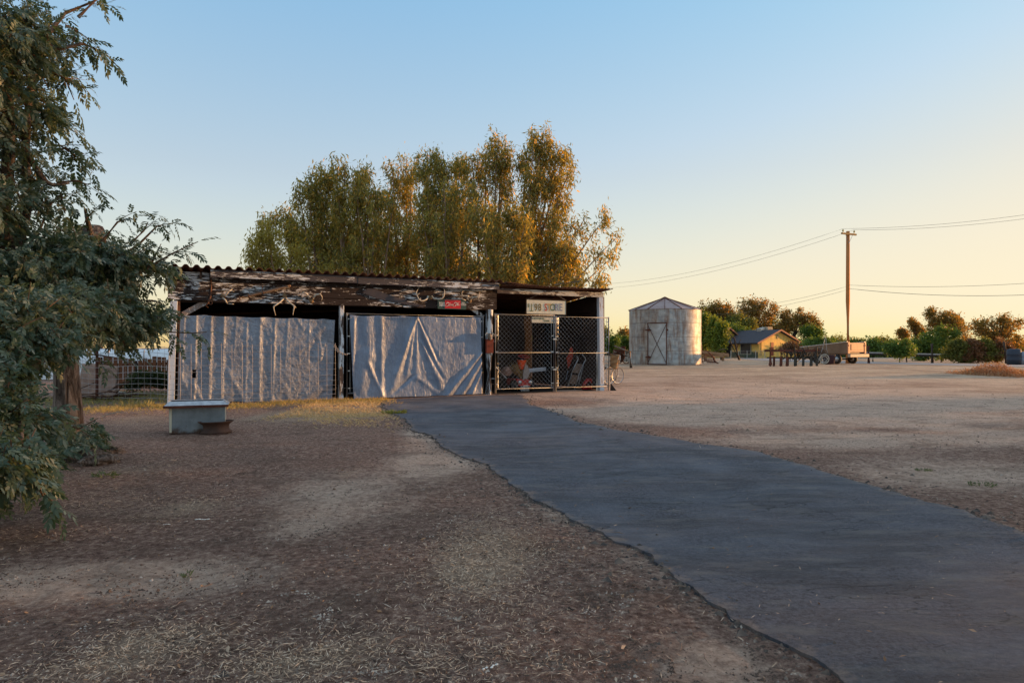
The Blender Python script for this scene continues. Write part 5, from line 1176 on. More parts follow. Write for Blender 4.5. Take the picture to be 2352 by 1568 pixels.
# local frame: x along the gable, y away (back) => local y = perpendicular
EV, PK, GW, HL = 2.35, 3.95, 8.8, 9
yel = plain('yellow_stucco', (.88, .50, .12), .8, sc=2, c2=(.5, .38, .12)); grn = plain('green_dado', (.045, .07, .04), .8, sc=3)
b = MB(); b.prism([(0, 0, 0), (GW, 0, 0), (GW, 0, EV), (GW/2, 0, PK-.08), (0, 0, EV)], (0, HL, 0)); b.build('wall', yel, house)
b = MB(); b.prism([(-3.2, 6, 0), (4, 6, 0), (4, 6, EV+.15), (.8, 6, PK+.35), (-3.2, 6, EV-.1)], (0, 9, 0)); b.build('wall', yel, house)
shg = plain('dark_shingles', (.075, .07, .085), .9, sc=3, c2=(.05, .048, .06), stretch=(1, 1, 4))
def roofpair(x0, xm, x1, ze, zp, y0, y1, ov, ze2=None):
    b = MB(); ze2 = ze if ze2 is None else ze2
    sl = (zp-ze)/(xm-x0); sr = (zp-ze2)/(x1-xm)
    b.prism([(x0-ov, y0, ze-ov*sl), (xm, y0, zp), (xm, y0, zp+.14), (x0-ov, y0, ze-ov*sl+.14)], (0, y1-y0, 0)); b.prism([(xm+.002, y0, zp), (x1+ov, y0, ze2-ov*sr), (x1+ov, y0, ze2-ov*sr+.14), (xm+.002, y0, zp+.14)], (0, y1-y0, 0))
    o = b.build('roof', shg, house)
    f = MB(); f.prism([(x0-ov-.02, y0-.06, ze-ov*sl-.05), (xm, y0-.06, zp-.05), (x1+ov+.02, y0-.06, ze2-ov*sr-.05), (x1+ov+.02, y0-.06, ze2-ov*sr+.16), (xm, y0-.06, zp+.18), (x0-ov-.02, y0-.06, ze-ov*sl+.16)], (0, .05, 0)); f.build('barge_board', plain('red_brown_trim', (.4, .17, .1), .8), o)
    f = MB(); f.box((x0-ov-.02, (y0+y1)/2, ze-ov*sl+.03), (.04, y1-y0-.1, .16)); f.build('gutter', M['darkwood'], o)
    return o
rf0 = roofpair(0, GW/2, GW, EV, PK, -.5, HL+.3, .9); roofpair(-3.2, .8, 4, EV-.1, PK+.35, 5.5, 15.5, .9, EV+.15)
b = MB(); b.box((-.03, 6, .45), (.05, 11.8, .9)); b.build('dado', grn, house)
for (y, w2, z0, z1) in ((1.2, 1.8, .55, 2.0), (4.6, 1.6, .1, 2.0), (8.5, 2.2, .5, 2.0)):
    b = MB(); b.box((-.06, y+w2/2, (z0+z1)/2), (.06, w2, z1-z0)); wn = b.build('window', plain('dark_glass', (.02, .02, .03), .15), house)
    b = MB()
    for (yy, zz, dy, dz) in ((y, (z0+z1)/2, .08, z1-z0), (y+w2, (z0+z1)/2, .08, z1-z0), (y+w2/2, z0, w2, .08)): b.box((-.1, yy, zz), (.05, dy, dz))
    b.build('frame', plain('trim_cream', (.45, .42, .3), .7), wn)
b = MB(); b.box((3.0, -.03, 1.3), (.6, .05, 1.9)); b.build('door', plain('rust_red_door', (.3, .07, .03), .7), house)
b = MB(); b.box((GW/2-.2, -.03, 3.05), (.35, .05, .55)); b.build('attic_vent', plain('vent_grey', (.3, .25, .15), .8), house)
for x in (.3, .6, 6.9): b = MB(); b.tube([(x, -.05, .3), (x, -.05, 2.4)], .03, 6); b.build('conduit', plain('conduit', (.3, .25, .14), .7), house)
ac = thing('rooftop_cooler', 'boxy metal swamp cooler on the right end of the house ridge', 'cooler', house.matrix_world @ Vector((0, 0, 0)), 0)
ac.location = Vector((hb0.x, hb0.y, hz))+w_*(GW/2+.3)*HK-g_*3.5+Vector((0, 0, 3.75*HK)); ac.rotation_euler = house.rotation_euler
b = MB(); b.box((0, 0, .45), (1.3, 1.2, .85)); b.build('cabinet', plain('cooler_beige', (.5, .42, .3), .6), ac, bev=.03)
b = MB()
for i in range(9): b.box((-.55+i*.137, -.62, .45), (.02, .02, .7))
b.build('louvre', plain('cooler_slat', (.3, .25, .2), .6), ac)
b = MB(); b.box((-1.3, .2, .45), (1.3, .8, .5), Matrix.Rotation(-.15, 3, 'Y')); b.build('duct', M['galv'], ac)
def dish(px, D, lb):
    p = P(px[0], px[1], D); t = thing('satellite_dish', lb, 'satellite dish', p, R(200), 'satellite dishes on the house roof')
    b = MB(); b.lathe([(0, 0), (.2, .03), (.35, .1), (.36, .1), (.2, .02), (0, -.02)], (0, 0, .5), (.75, .5, .35), 18); b.build('dish', plain('dish_grey', (.5, .42, .36), .5), t, True)
    b = MB(); b.tube([(0, 0, .45), (0, 0, 0)], .03, 6); b.tube([(0, 0, .3), (.3, .2, .5)], .015, 5); b.build('mast', M['galv'], t)
dish(r5(850, 670), 110, 'satellite dish at the left eave corner of the front roof'); dish(r5(990, 605), 111, 'satellite dish higher up the slope by the gable')
for (x, y, D) in ((500, 590, 116), (880, 560, 112)):
    p = P(*r5(x, y), D); b = MB(); b.add([(-.35, -.25, -.3), (.35, -.25, -.3), (.25, .25, -.3), (-.25, .25, -.3), (-.15, -.1, .25), (.2, -.1, .2), (.2, .2, .2), (-.15, .2, .25)], [(0, 1, 5, 4), (1, 2, 6, 5), (2, 3, 7, 6), (3, 0, 4, 7), (4, 5, 6, 7)])
    c = b.build('roof_vent', M['white']); c.location = p; tag(c, 'small white roof vent on the '+('rear left roof' if x < 600 else 'front roof near the ridge'), 'vent', 'white roof vents')

# yard fence, leaning trunk --------------------------------------------------
def post_rail_fence(label, pts, n, H, wires=True, m=None, name='yard_fence'):
    a, c = Vector(pts[0]), Vector(pts[1]); e = c-a; t = thing(name, label, 'fence', a, math.atan2(e.y, e.x)); L = Vector((e.x, e.y)).length
    b = MB()
    for i in range(n+1): x = L*i/n; b2 = MB(); b2.tube([(x, 0, -.05), (x+random.uniform(-.04, .04), 0, H*random.uniform(.95, 1.1))], .04, 6); b2.build('post', m or M['galv'], t)
    b.tube([(0, 0, H), (L, 0, H)], .018, 5)
    for z_ in np.linspace(.1, H-.1, 7): b.tube([(0, 0, z_), (L, 0, z_)], .006, 3, False)
    k = 0
    while k < L: b.tube([(k, 0, .05), (k, 0, H)], .005, 3, False); k += .25
    b.build('wire', M['oldwire'], t)
a = P(r5(380, 0)[0], 0, 92); c = P(r5(850, 0)[0], 0, 84); a.z = gzf(a.x, a.y); c.z = a.z
post_rail_fence('low wire yard fence in front of the yellow house', (a, c), 4, 1.15)
p = P(r5(500, 0)[0], 0, 80); b = MB(); b.tube([(0, 0, 0), (-.35, 0, 1.3), (-.6, 0, 2.6), (-1.6, 0, 3.3)], [.16, .13, .1, .05], 8, jit=.2); b.tube([(-.35, 0, 1.3), (.15, .1, 2.4)], [.09, .05], 6); b.tube([(0, 0, 0), (-.9, 0, 1.7), (-1.3, 0, 2.9)], [.12, .08, .04], 7)
c = b.build('leaning_trunk', BARKD, None, True); c.location = (p.x, p.y, gzf(p.x, p.y)); tag(c, 'dark leaning bare tree trunk in front of the house window', 'trunk')

# left of silo: rail on post, pale shed -----------------------------------
o = G(*r4(360, 1345)); t = thing('rail_post', 'grey post carrying one sloping rail left of the bin', 'fence', (o[0], o[1], 0)); D = o[1]; V = lambda x, y, d=0: P(*r4(x, y), D+d)-Vector((o[0], o[1], 0))
b = MB(); b.tube([V(360, 1345), V(335, 1090)], [.09, .08], 8, jit=.1); b.build('post', M['greywood'], t, True)
b = MB(); b.tube([V(355, 1100), V(240, 1065, 1), V(110, 1015, 2)], .055, 7); b.build('rail', M['greywood'], t, True)
o = P(*r4(235, 1000), 66); t = thing('small_shed', 'small pale metal shed half hidden left of the bin', 'shed', (o.x, o.y, gzf(o.x, o.y)), R(-10))
b = MB(); b.box((0, 0, .8), (2.2, 1.6, 1.7)); b.build('wall', plain('pale_sheet', (.5, .5, .5), .6, sc=3, c2=(.3, .27, .25)), t)
b = MB(); b.box((0, 0, 1.75), (2.7, 2, .07), Matrix.Rotation(-.12, 3, 'Y')); b.build('roof', M['white'], t); b = MB(); b.box((-.2, -.82, .7), (.5, .04, 1.4)); b.build('door', M['redrust'], t)
o = G(*r4(240, 1290)); t = thing('farm_machine', 'rusty old farm machine between the wheelchair and the bin', 'farm machine', (o[0], o[1]+2, 0)); 
b = MB(); b.box((0, 0, .7), (.8, .6, .7)); b.box((.3, -.1, 1.15), (.3, .3, .3)); b.build('body', M['redrust'], t, bev=.05)
b = MB(); b.ring((-.1, -.35, .45), .4, .04, (0, 1, 0), 24, 6); b.ring((.5, -.3, .3), .28, .04, (0, 1, 0), 20, 6)
for i in range(8): b.tube([(-.1, -.35, .45), (-.1+.4*math.cos(i*.785), -.35, .45+.4*math.sin(i*.785))], .012, 4)
b.build('wheel', M['rust'], t); b = MB(); b.tube([(-.4, -.3, .9), (.6, -.35, .6), (.8, -.3, .1)], .03, 6); b.build('lever', M['bone'], t)

# hay rake + lumber right of silo -------------------------------------------
o = G(*r4(1560, 1275)); D = o[1]; t = thing('hay_rake', 'tangled rusty hay rake with curved tines right of the bin', 'rake', (o[0], o[1], 0)); V = lambda x, y, d=0: P(*r4(x, y), D+d)-Vector((o[0], o[1], 0))
b = MB(); b.tube([V(1440, 1070), V(1530, 1090), V(1610, 1170), V(1640, 1240), V(1700, 1290)], .045, 6); b.tube([V(1440, 1130), V(1540, 1160), V(1640, 1190)], .04, 6); b.tube([V(1440, 1010, .5), V(1450, 1270, .5)], .04, 6); b.build('frame', M['redrust'], t, True)
b = MB()
for i in range(12):
    x = 1440+i*16; b.tube([V(x, 1120+i*4, i*.1), V(x+20, 1190+i*3, i*.1), V(x+60, 1240+i*2, i*.1-.2), V(x+95, 1270, i*.1-.3)], .018, 5, False)
for (x0, y0, x1, y1) in ((1440, 1200, 1560, 1250), (1440, 1170, 1600, 1265), (1450, 1240, 1640, 1255), (1500, 1140, 1470, 1270)): b.tube([V(x0, y0, .2), V(x1, y1, -.2)], .022, 5)
b.build('tine', M['rust'], t)
o = G(*r4(1650, 1235)); D = o[1]; t = thing('lumber_stack', 'sunlit tan timbers stacked on trestles behind the rusty rake', 'lumber', (o[0], D, 0)); V = lambda x, y, d=0: P(*r4(x, y), D+d)-Vector((o[0], D, 0))
for k, (x0, y0, x1, y1, d) in enumerate(((1440, 1100, 1860, 1150, 0), (1440, 1125, 1860, 1165, .35), (1440, 1165, 1780, 1165, .1), (1440, 1095, 1850, 1135, .7))):
    b = MB(); b.beam(V(x0, y0, d), V(x1, y1, d-.5), .22, .16); b.build('timber', M['tan_wood'], t)
b = MB(); b.beam(V(1770, 1240), V(1760, 1180), .3, .15); b.beam(V(1500, 1240), V(1500, 1150), .3, .15); b.build('trestle', M['tan_wood'], t)
b = MB(); b.tube([V(1640, 1100, .2), V(1720, 1070, .2), V(1800, 1050, .2)], .03, 5); b.tube([V(1760, 1110, .2), V(1780, 1050, .2)], .03, 5); b.build('pole', M['greywood'], t)

# =================================================================== cultivator
D = 43.5; o = P(r5(1220, 0)[0], 0, D); cu = thing('cultivator', 'old iron field cultivator with a row of upright shanks', 'farm implement', (o.x, D, 0)); V = lambda x, y, d=0: P(*r5(x, y), D+d)-Vector((o.x, D, 0))
b = MB(); b.beam(V(850, 785), V(1600, 785, .4), .12, .14); b.build('tool_bar', M['redrust'], cu); b = MB(); b.beam(V(1080, 795, 1), V(1590, 795, 1.2), .1, .1); b.beam(V(880, 880, .6), V(1600, 885, .9), .08, .08); b.build('rear_bar', M['greengrey'], cu)
xs = [915, 1010, 1063, 1117, 1153, 1211, 1270, 1330, 1388, 1440, 1500, 1560, 1590]
for i, x in enumerate(xs):
    b = MB(); x_ = V(x, 0).x; yy = -.1+.5*(i % 2)+i*.03
    b.tube([(x_, yy, V(0, 740 if i % 3 == 0 else 880).z), (x_, yy, V(0, 930).z), (x_-.05, yy-.05, V(0, 990+20*(i % 2)).z)], .048, 6); b.prism([(x_-.06, yy-.06, .02), (x_+.06, yy-.06, .02), (x_+.07, yy-.06, .62), (x_-.07, yy-.06, .62)][::-1], (0, .04, 0))
    b.build('shank', M['redrust'] if i < 6 else M['greengrey'], cu)
b = MB()
for i in range(60):
    x = random.uniform(1080, 1600); y = random.uniform(760, 900); b.tube([V(x, y, random.uniform(0, 1.2)), V(x+random.uniform(-70, 70), y+random.uniform(-60, 60), random.uniform(0, 1.2))], .035, 5)
for i in range(7): x = 1100+i*75; b.ring(V(x, 860, .8), .2, .03, (1, .3, 0), 14, 5)
b.build('linkage', M['greengrey'], cu)
b = MB(); b.prism([V(935, 890), V(905, 985), V(955, 985)], (0, .1, 0)); b.build('skid', M['redrust'], cu)
# =================================================================== truck bed trailer
D = 49.; crn = P(*r5(1985, 0), D); rr_ = Vector((.5, -.866, 0)); ww = Vector((.866, .5, 0))
tb = thing('truck_bed_trailer', 'tan pickup bed made into a trailer, tailgate facing the sun', 'trailer', (crn.x, crn.y, 0), math.atan2(rr_.y, rr_.x))
# local: x toward rear (0 at rear corner), y across (away), z up; nose lower
BL, BW = 3.9, 2.1; zt = lambda x: 1.60+.10*x; zb2 = lambda x: .78+.07*x
tan = plain('tan_truck_paint', (.22, .14, .09), .5, sc=1.5, c2=(.14, .085, .055)); tan2 = plain('red_tan_tailgate', (.58, .24, .12), .5, sc=3, c2=(.34, .15, .1))
b = MB(); side = [(0, zt(0)), (-BL, zt(-BL)), (-BL, zb2(-BL)), (-3.55, zb2(-3.5)), ]
arch = [(-2.3+.62*math.cos(t), .62+.62*math.sin(t)) for t in np.linspace(math.pi-.25, .25, 12)]
poly = [(-BL, zb2(-BL))]+arch+[(0, zb2(0)), (0, zt(0)), (-BL, zt(-BL))]
for y in (0, BW-.06): b.prism([(x, y, z) for x, z in poly], (0, .06, 0))
b.prism([(-BL, .06, zb2(-BL)), (0, .06, zb2(0)), (0, .06, zb2(0)+.06), (-BL, .06, zb2(-BL)+.06)], (0, BW-.12, 0)); b.box((-BL+.03, BW/2, (zt(-BL)+zb2(-BL))/2), (.06, BW-.12, zt(-BL)-zb2(-BL))); b.build('bed', tan, tb)
b = MB()
for y in (-.01, BW-.05): b.beam((0, y+.03, zt(0)+.02), (-BL, y+.03, zt(-BL)+.02), .11, .05)
b.build('top_rail', M['galv'], tb)
b = MB(); b.tube([(-2.3+.66*math.cos(t), -.02, .62+.66*math.sin(t)) for t in np.linspace(math.pi-.1, .1, 14)], .035, 6); b.build('wheel_arch', tan, tb)
b = MB(); b.box((.04, BW/2, (zt(0)+zb2(0))/2+.02), (.06, BW-.34, .68)); tg = b.build('tailgate', tan2, tb, bev=.01)
b = MB(); b.box((.08, BW/2, (zt(0)+zb2(0))/2+.04), (.02, BW-.7, .44)); b.build('panel', tan2, tg, bev=.01)
b = MB(); b.box((.04, .08, (zt(0)+zb2(0))/2), (.1, .17, .84)); b.box((.04, BW-.08, (zt(0)+zb2(0))/2), (.1, .17, .84)); b.build('corner_pillar', tan2, tb)
for y in (.08, BW-.08): b = MB(); b.lathe([(.05, 0), (.05, .02), (0, .025)], (.09, y, 1.35), (1, 0, 0), 12); b.build('tail_light', M['red'], tb)
b = MB(); b.box((.16, BW/2+.03, .62), (.22, BW+.12, .24)); b.build('bumper', plain('pale_bumper', (.55, .42, .3), .5, sc=9, c2=(.36, .25, .18)), tb, bev=.02)
wheel(tb, (-.9, .12, .36), .36, .24, (0, 1, 0)); wheel(tb, (-.9, BW-.12, .36), .36, .24, (0, 1, 0)); wheel(tb, (-2.5, .12, .36), .36, .24, (0, 1, 0))
b = MB(); b.beam((-1.2, BW/2, .42), (-BL-1.2, BW/2, .4), .1, .12); b.box((-.9, BW/2, .36), (.1, BW-.3, .1)); b.build('chassis', M['black'], tb)
# tub and rim
o = G(*r5(1770, 975)); b = MB(); b.lathe([(0, .02), (.30, .02), (.36, .6), (.38, .62), (.35, .62), (.28, .08), (0, .06)], (0, 0, 0), n=28); b.box((-.1, 0, .01), (.3, .3, .02)); c = b.build('plastic_tub', plain('purple_tub', (.06, .035, .055), .6), None, True); c.scale = (1.25, 1, 1.05); c.location = (o[0]+.0, o[1]+.4, 0); tag(c, 'dark purple round tub on the dirt before the truck bed', 'tub')
o = G(*r5(1680, 975)); t = thing('wire_reel', 'pale metal reel with curved spokes leaning left of the purple tub', 'reel', (o[0], o[1]+.1, 0))
b = MB(); b.ring((0, 0, .38), .32, .04, (0, 1, .1), 26, 6); b.ring((0, 0, .38), .2, .03, (0, 1, .1), 20, 6); b.build('ring', M['bone'], t, True)
b = MB()
for i in range(5): a_ = i*1.256; b.tube([(0, 0, .38), (.16*math.cos(a_+.4), 0, .38+.16*math.sin(a_+.4)), (.32*math.cos(a_), 0, .38+.32*math.sin(a_))], .022, 5)
b.tube([(-.45, .1, 0), (-.1, .1, 1.1), (.15, .1, 2.1)], .02, 5); b.tube([(.5, .1, 0), (.2, .1, 1.1), (.15, .1, 1.9)], .02, 5); b.tube([(-.1, .1, 1.1), (.2, .1, 1.1)], .015, 5); b.build('spoke', M['oldwire'], t)

# =================================================================== pole and wires
D = 55.; pb = P(1947.5, 0, D); pole = thing('utility_pole', 'tall wooden utility pole with a single cross arm', 'utility pole', (pb.x, D, gzf(pb.x, D)))
z1 = CH-(529-HY)/F*D
pw = plain('pole_wood', (.52, .2, .06), .85, sc=2, c2=(.40, .15, .05), stretch=(4, 4, .4))
b = MB(); b.tube([(0, 0, -.2), (0, 0, 5), (0, 0, z1)], [.20, .16, .135], 14); b.build('shaft', pw, pole, True)
ca = Vector((.9, .43, 0)); zc = CH-(536-HY)/F*D
b = MB(); b.beam(-ca*.85+Vector((0, -.16, zc)), ca*.85+Vector((0, -.16, zc)), .12, .13); b.build('cross_arm', plain('cross_arm_wood', (.45, .27, .1), .85, sc=5), pole)
ins = []
for s_ in (-.68, .62):
    b = MB(); p = ca*s_+Vector((0, -.16, zc+.065)); b.lathe([(.025, 0), (.03, .1), (.08, .12), (.075, .17), (.05, .2), (.055, .23), (.03, .26), (0, .27)], p, n=14); b.build('insulator', plain('yellow_glass_insulator', (.5, .42, .15), .3), pole, True); ins.append(Vector((pb.x, D, 0))+p+Vector((0, 0, .23)))
b = MB(); b.tube([ca*-.45+Vector((0, -.2, zc)), Vector((0, -.16, zc-.75))], .016, 5); b.tube([ca*.45+Vector((0, -.2, zc)), Vector((0, -.16, zc-.75))], .016, 5); b.build('brace', M['galv'], pole)
wm = plain('power_wire', (.12, .11, .11), .6)
def wire(a, c, sag, lb, r=.011):
    a = Vector(a); c = Vector(c); b = MB(); n = 26
    b.tube([a.lerp(c, i/n)+Vector((0, 0, -sag*4*(i/n)*(1-i/n)))-a for i in range(n+1)], r, 5, False); o = b.build('power_line', wm); o.location = a; tag(o, lb, 'wire', 'overhead wires on the utility pole')
wire(ins[0], P(1300, 652, 95), 1.4, 'upper overhead wire running left from the pole arm, outer strand')
wire(ins[1], P(1300, 663, 95), 1.4, 'upper overhead wire running left from the pole arm, inner strand')
wire(ins[0], P(2600, 452, 46), .5, 'upper overhead wire running right from the left insulator')
wire(ins[1], P(2600, 463, 46), .5, 'upper overhead wire running right from the right insulator')
lo = lambda y: P(1947, y, D)+Vector((0, -.17, 0))
wire(lo(657), P(1640, 708, 84), .5, 'lower cable running left behind the house trees, upper strand'); wire(lo(665), P(1640, 722, 84), .4, 'lower cable running left behind the house trees, lower strand')
wire(lo(655), P(2600, 628, 48), .45, 'lower cable running right from the pole, upper strand', .013); wire(lo(663), P(2600, 659, 48), .6, 'lower cable running right from the pole, lower strand', .017)

# fence posts, frame, junk by the road --------------------------------------
for (x, yb, yt, lb) in ((1040, 1310, 1130, 'thick dark wooden post among the green trees past the road'), (455, 1300, 1140, 'dark post right behind the trailer bumper'), (1720, 1320, 1120, 'dark leaning post near the right edge thicket')):
    px, py = r6(x, yb); D = 58 if x != 455 else 56; p = P(px, 0, D); h = (r6(0, yb)[1]-r6(0, yt)[1])/F*D; b = MB(); b.tube([(0, 0, -.05), (-.05 if x != 1720 else -.2, 0, h)], [.12, .1], 8, jit=.15); c = b.build('fence_post', BARKD if x != 455 else M['redrust'], None, True); c.location = (p.x, p.y, gzf(p.x, p.y)); tag(c, lb, 'post', 'wooden posts along the road')
p = P(r6(700, 0)[0], 0, 66); t = thing('flatbed_frame', 'long low pale flatbed frame past the road behind the round shrub', 'trailer frame', (p.x, p.y, gzf(p.x, p.y)), R(-12))
b = MB(); b.beam((-6, 0, 1.0), (5, 0, .72), .9, .12); b.build('deck', plain('pale_deck', (.5, .47, .45), .7), t); b = MB(); b.beam((-6, -.5, .85), (5, -.5, .57), .1, .16); b.build('side_rail', M['darkwood'], t)
for x in (-5, -2, 1, 4): b = MB(); b.tube([(x, 0, 0), (x, 0, .8)], .07, 6); b.build('leg', M['darkwood'], t)
for (x, w2, h2, lb, m) in ((1790, .95, 1.15, 'dark blue drum shaped junk at the right edge thicket', plain('dark_blue_drum', (.04, .05, .075), .6)), (1865, .7, .95, 'pale blue worn bin at the far right edge', M['bluegrey'])):
    p = P(r6(x, 0)[0], 0, 52); b = MB(); b.lathe([(0, 0), (w2*.48, 0), (w2*.5, h2*.3), (w2*.52, h2*.33), (w2*.5, h2*.36), (w2*.5, h2*.66), (w2*.52, h2*.69), (w2*.5, h2*.72), (w2*.48, h2), (w2*.3, h2*1.05), (0, h2*1.04)], n=20); c = b.build('drum', m, None, True); c.location = (p.x, p.y, gzf(p.x, p.y)); tag(c, lb, 'drum')
# tumbleweed piles
def weedpile(label, px, py, wpx, hpx, seed, hump=None):
    o = G(px, py); s = o[1]/F; r = np.random.default_rng(seed); N = 5200
    x = r.normal(0, wpx*s*.42, N); y = r.normal(0, 1.0, N)*1.1; h = hpx*s*.35*np.exp(-(x/(wpx*s*.55))**2)
    if hump: h = h+hump[2]*s*np.exp(-((x-hump[0]*s)/(hump[1]*s))**2)
    h = h*np.exp(-(y/1.5)**2); z = h*r.random(N)**.6
    D_ = r.normal(size=(N, 3)); L = r.uniform(.06, .22, N)
    V_ = leaf_polys(np.stack([x, y, z+.01], -1), D_, L, L*.14)
    t = thing('dead_weed_pile', label, 'weeds', (o[0], o[1], gzf(*o)), 0, 'dead weed piles at the right')
    polys_obj('stalks', V_, leafmat('dead_weed', (.2, .10, .06), (.42, .22, .13), .25, .8, (.42, .32, .22)), t)
weedpile('red brown heap of dead weeds with a tall hump near the right edge', r6(1600, 0)[0], 862, 46, 9, 3, (2, 15, 26)); weedpile('lower dead weed heap cut by the right picture edge', r6(1850, 0)[0], 860, 40, 18, 4)
# small weeds and litter
def weed(label, px, py, r_, m, n=260, L=.07, flat=.35, kind=None):
    o = G(px, py); N = n; a = rng.uniform(0, 6.28, N); rr = r_*np.sqrt(rng.random(N)); C = np.stack([rr*np.cos(a), rr*np.sin(a)*.8, rng.random(N)*L*flat+.005], -1)
    D_ = np.stack([np.cos(a), np.sin(a), rng.uniform(.1, 1.2, N)], -1); t = polys_obj('weed', leaf_polys(C, D_, L*rng.uniform(.5, 1.3, N), L*.3), m); t.location = (o[0], o[1], gzf(*o)); tag(t, label, 'weed', 'small green weeds on the bare dirt')
gw = leafmat('grey_green_weed', (.07, .1, .06), (.14, .17, .09), .3)
weed('flat grey green weed on the yard right of the drive', 2256, 1112, .12, gw, 90, .035); weed('tiny green weed above the flat one in the right yard', 2120, 1076, .08, gw, 60, .03)
weed('small green tuft on the pale track at lower left', 431, 1683/1.0 if False else 1318, .02, gw, 24, .03, .8); weed('low green weed on the drive edge near the tarp', 905, 948, .2, leafmat('yellow_green_weed', (.14, .17, .05), (.26, .26, .08), .3), 260, .07); weed('flat green weed under the left tree', 240, 1092, .1, gw, 60, .05, .5)
# dry and green grass strips by shed foot
def grass_strip():
    N = 26000; s = rng.uniform(-3.2, WS(880), N); d = rng.gamma(2, .28, N); keep = rng.random(N) < np.clip(fbm(s, d, 2.0, 55)*1.7-.35, 0, 1); s = s[keep]; d = d[keep]; n = len(s)
    X = A0.x+U.x*s-INW.x*(d+.12); Y = A0.y+U.y*s-INW.y*(d+.12); Z = gz(X, Y)
    a = rng.uniform(0, 6.28, n); D_ = np.stack([np.cos(a), np.sin(a), rng.uniform(.3, 1.6, n)], -1); L = rng.uniform(.03, .11, n)
    V_ = leaf_polys(np.stack([X, Y, Z], -1), D_, L, .007, None, .3)
    tag(polys_obj('dry_grass', V_, leafmat('dry_bermuda', (.32, .24, .10), (.5, .38, .16), .3, .8, (.2, .22, .07))), kind='stuff')
    N = 60000; x = rng.uniform(-4.2, 0, N); y = rng.uniform(8.5, 16.5, N)
    px = CX+F*x/y; py = HY+F*CH/y; mk = np.exp(-((px-810)/105)**4)*np.exp(-((py-948)/28)**4)*.9+np.exp(-((px-640)/120)**4)*np.exp(-((py-945)/18)**4)*.5
    k = (rng.random(N) < mk*np.clip(fbm(x, y, 3, 67)*2.6-.75, 0, 1)) & ~in_drive(x+.12, y); x, y = x[k], y[k]; n = len(x); a = rng.uniform(0, 6.28, n)
    D_ = np.stack([np.cos(a), np.sin(a), rng.uniform(.1, 1.0, n)], -1); V_ = leaf_polys(np.stack([x, y, gz(x, y)], -1), D_, rng.uniform(.03, .10, n), .008, None, .3)
    tag(polys_obj('dry_grass', V_, leafmat('golden_grass', (.50, .36, .18), (.72, .54, .30), .25, .8, (.42, .38, .18), (1.3, 1.05, .7))), kind='stuff')
    N = 9000; x = rng.uniform(-10.5, -7.2, N); y = rng.uniform(13.6, 17.5, N); k = rng.random(N) < fbm(x, y, 1.3, 66)**1.2; x, y = x[k], y[k]; n = len(x); a = rng.uniform(0, 6.28, n)
    D_ = np.stack([np.cos(a)*.6, np.sin(a)*.6, np.ones(n)], -1); V_ = leaf_polys(np.stack([x, y, gz(x, y)], -1), D_, rng.uniform(.06, .2, n), .01, None, .3)
    tag(polys_obj('green_grass', V_, leafmat('green_blades', (.14, .15, .05), (.32, .29, .13), .3)), kind='stuff')
grass_strip()
for (x, y, l, a_, lb, m) in ((468, 1194, .1, .2, 'crumpled pale scrap on the dirt left of centre', M['white']), (385, 1203, .05, .3, 'small pale scrap left of the crumpled one', M['white']), (1128, 1548, .07, .9, 'thin white stick at the lower middle', M['white'])):
    o = G(x*.0+x, y); b = MB()
    for i in range(5): b.ball((l*(i/5-.5), random.uniform(-.01, .01), .012), l*.07, 6, 4, (1.5, 1, .5), .5)
    c = b.build('litter_scrap', m); c.location = (o[0], o[1], gzf(*o)); c.rotation_euler = (0, 0, a_); tag(c, lb, 'litter', 'pale scraps on the dirt')

for i, (x, y, r_, h) in enumerate(((57, 9, 3.2, 8), (58, 15, 3.0, 8), (56, 20.5, 3.2, 7.5), (57, 26, 2.8, 9.5), (57, 31, 2.4, 9), (60, 3, 3, 8))):  # unseen trees, placed and thinned so their shade covers the foreground
    tree('shade_tree', 'one of the unseen trees added past the right picture edge for their shade', 'tree', (x, y, gzf(x, y)), [(0, 0, h*.62, r_, h*.38), (r_*.5, r_*.4, h*.45, r_*.8, h*.4), (-r_*.4, -r_*.5, h*.4, r_*.8, h*.35), (0, 0, h*.2, r_*.9, h*.2)], LM['olive'], ncl=110, per=36, leaf=.3, cr=.9, group='added shading trees past the right edge', trunk=.2)
# =================================================================== left background
o = G(252, 898); a = P(225, 0, 19.5); c = P(392, 0, 20.5); t = thing('board_fence', 'dark vertical board fence behind the wire fence at the left', 'fence', (a.x, a.y, 0), math.atan2(c.y-a.y, c.x-a.x)); L = (c-a).length
b = MB(); x = 0
while x < L: hh = random.uniform(.8, .98); b.box((x+.06, random.uniform(-.01, .01), hh/2), (.115, .02, hh)); x += .125
b.build('boards', M['darkwood'], t); b = MB(); b.beam((0, .04, .7), (L, .04, .72), .04, .08); b.build('rail', M['darkwood'], t)
a = P(60, 0, 26); t = thing('sheeted_stack', 'long low white sheeted stack behind the dark board fence', 'stack', (a.x, a.y, 0)); n = 60
X, TT = np.meshgrid(np.linspace(0, 7.0, 60), np.linspace(0, math.pi, 14), indexing='ij'); grid_obj('sheet', X, -.9*np.cos(TT)+.05*fbm(X, TT, 2, 9), 1.12*np.sin(TT)**.6+.05*fbm(X, TT, 1.5, 6), plain('white_sheeting', (.72, .75, .8), .5, sc=3, c2=(.6, .63, .68)), t)
b = MB()
for i in range(5): b.beam((1+i*1.3, -.92, 0), (1+i*1.3, -.75, 1.1), .03, .03)
b.build('strap', M['oldwire'], t)
o = P(228, 0, 15.8); t = thing('leaning_slab', 'pinkish tan rough slab leaning beside the dark board fence', 'slab', (o.x, o.y, 0), R(8)); n = 20
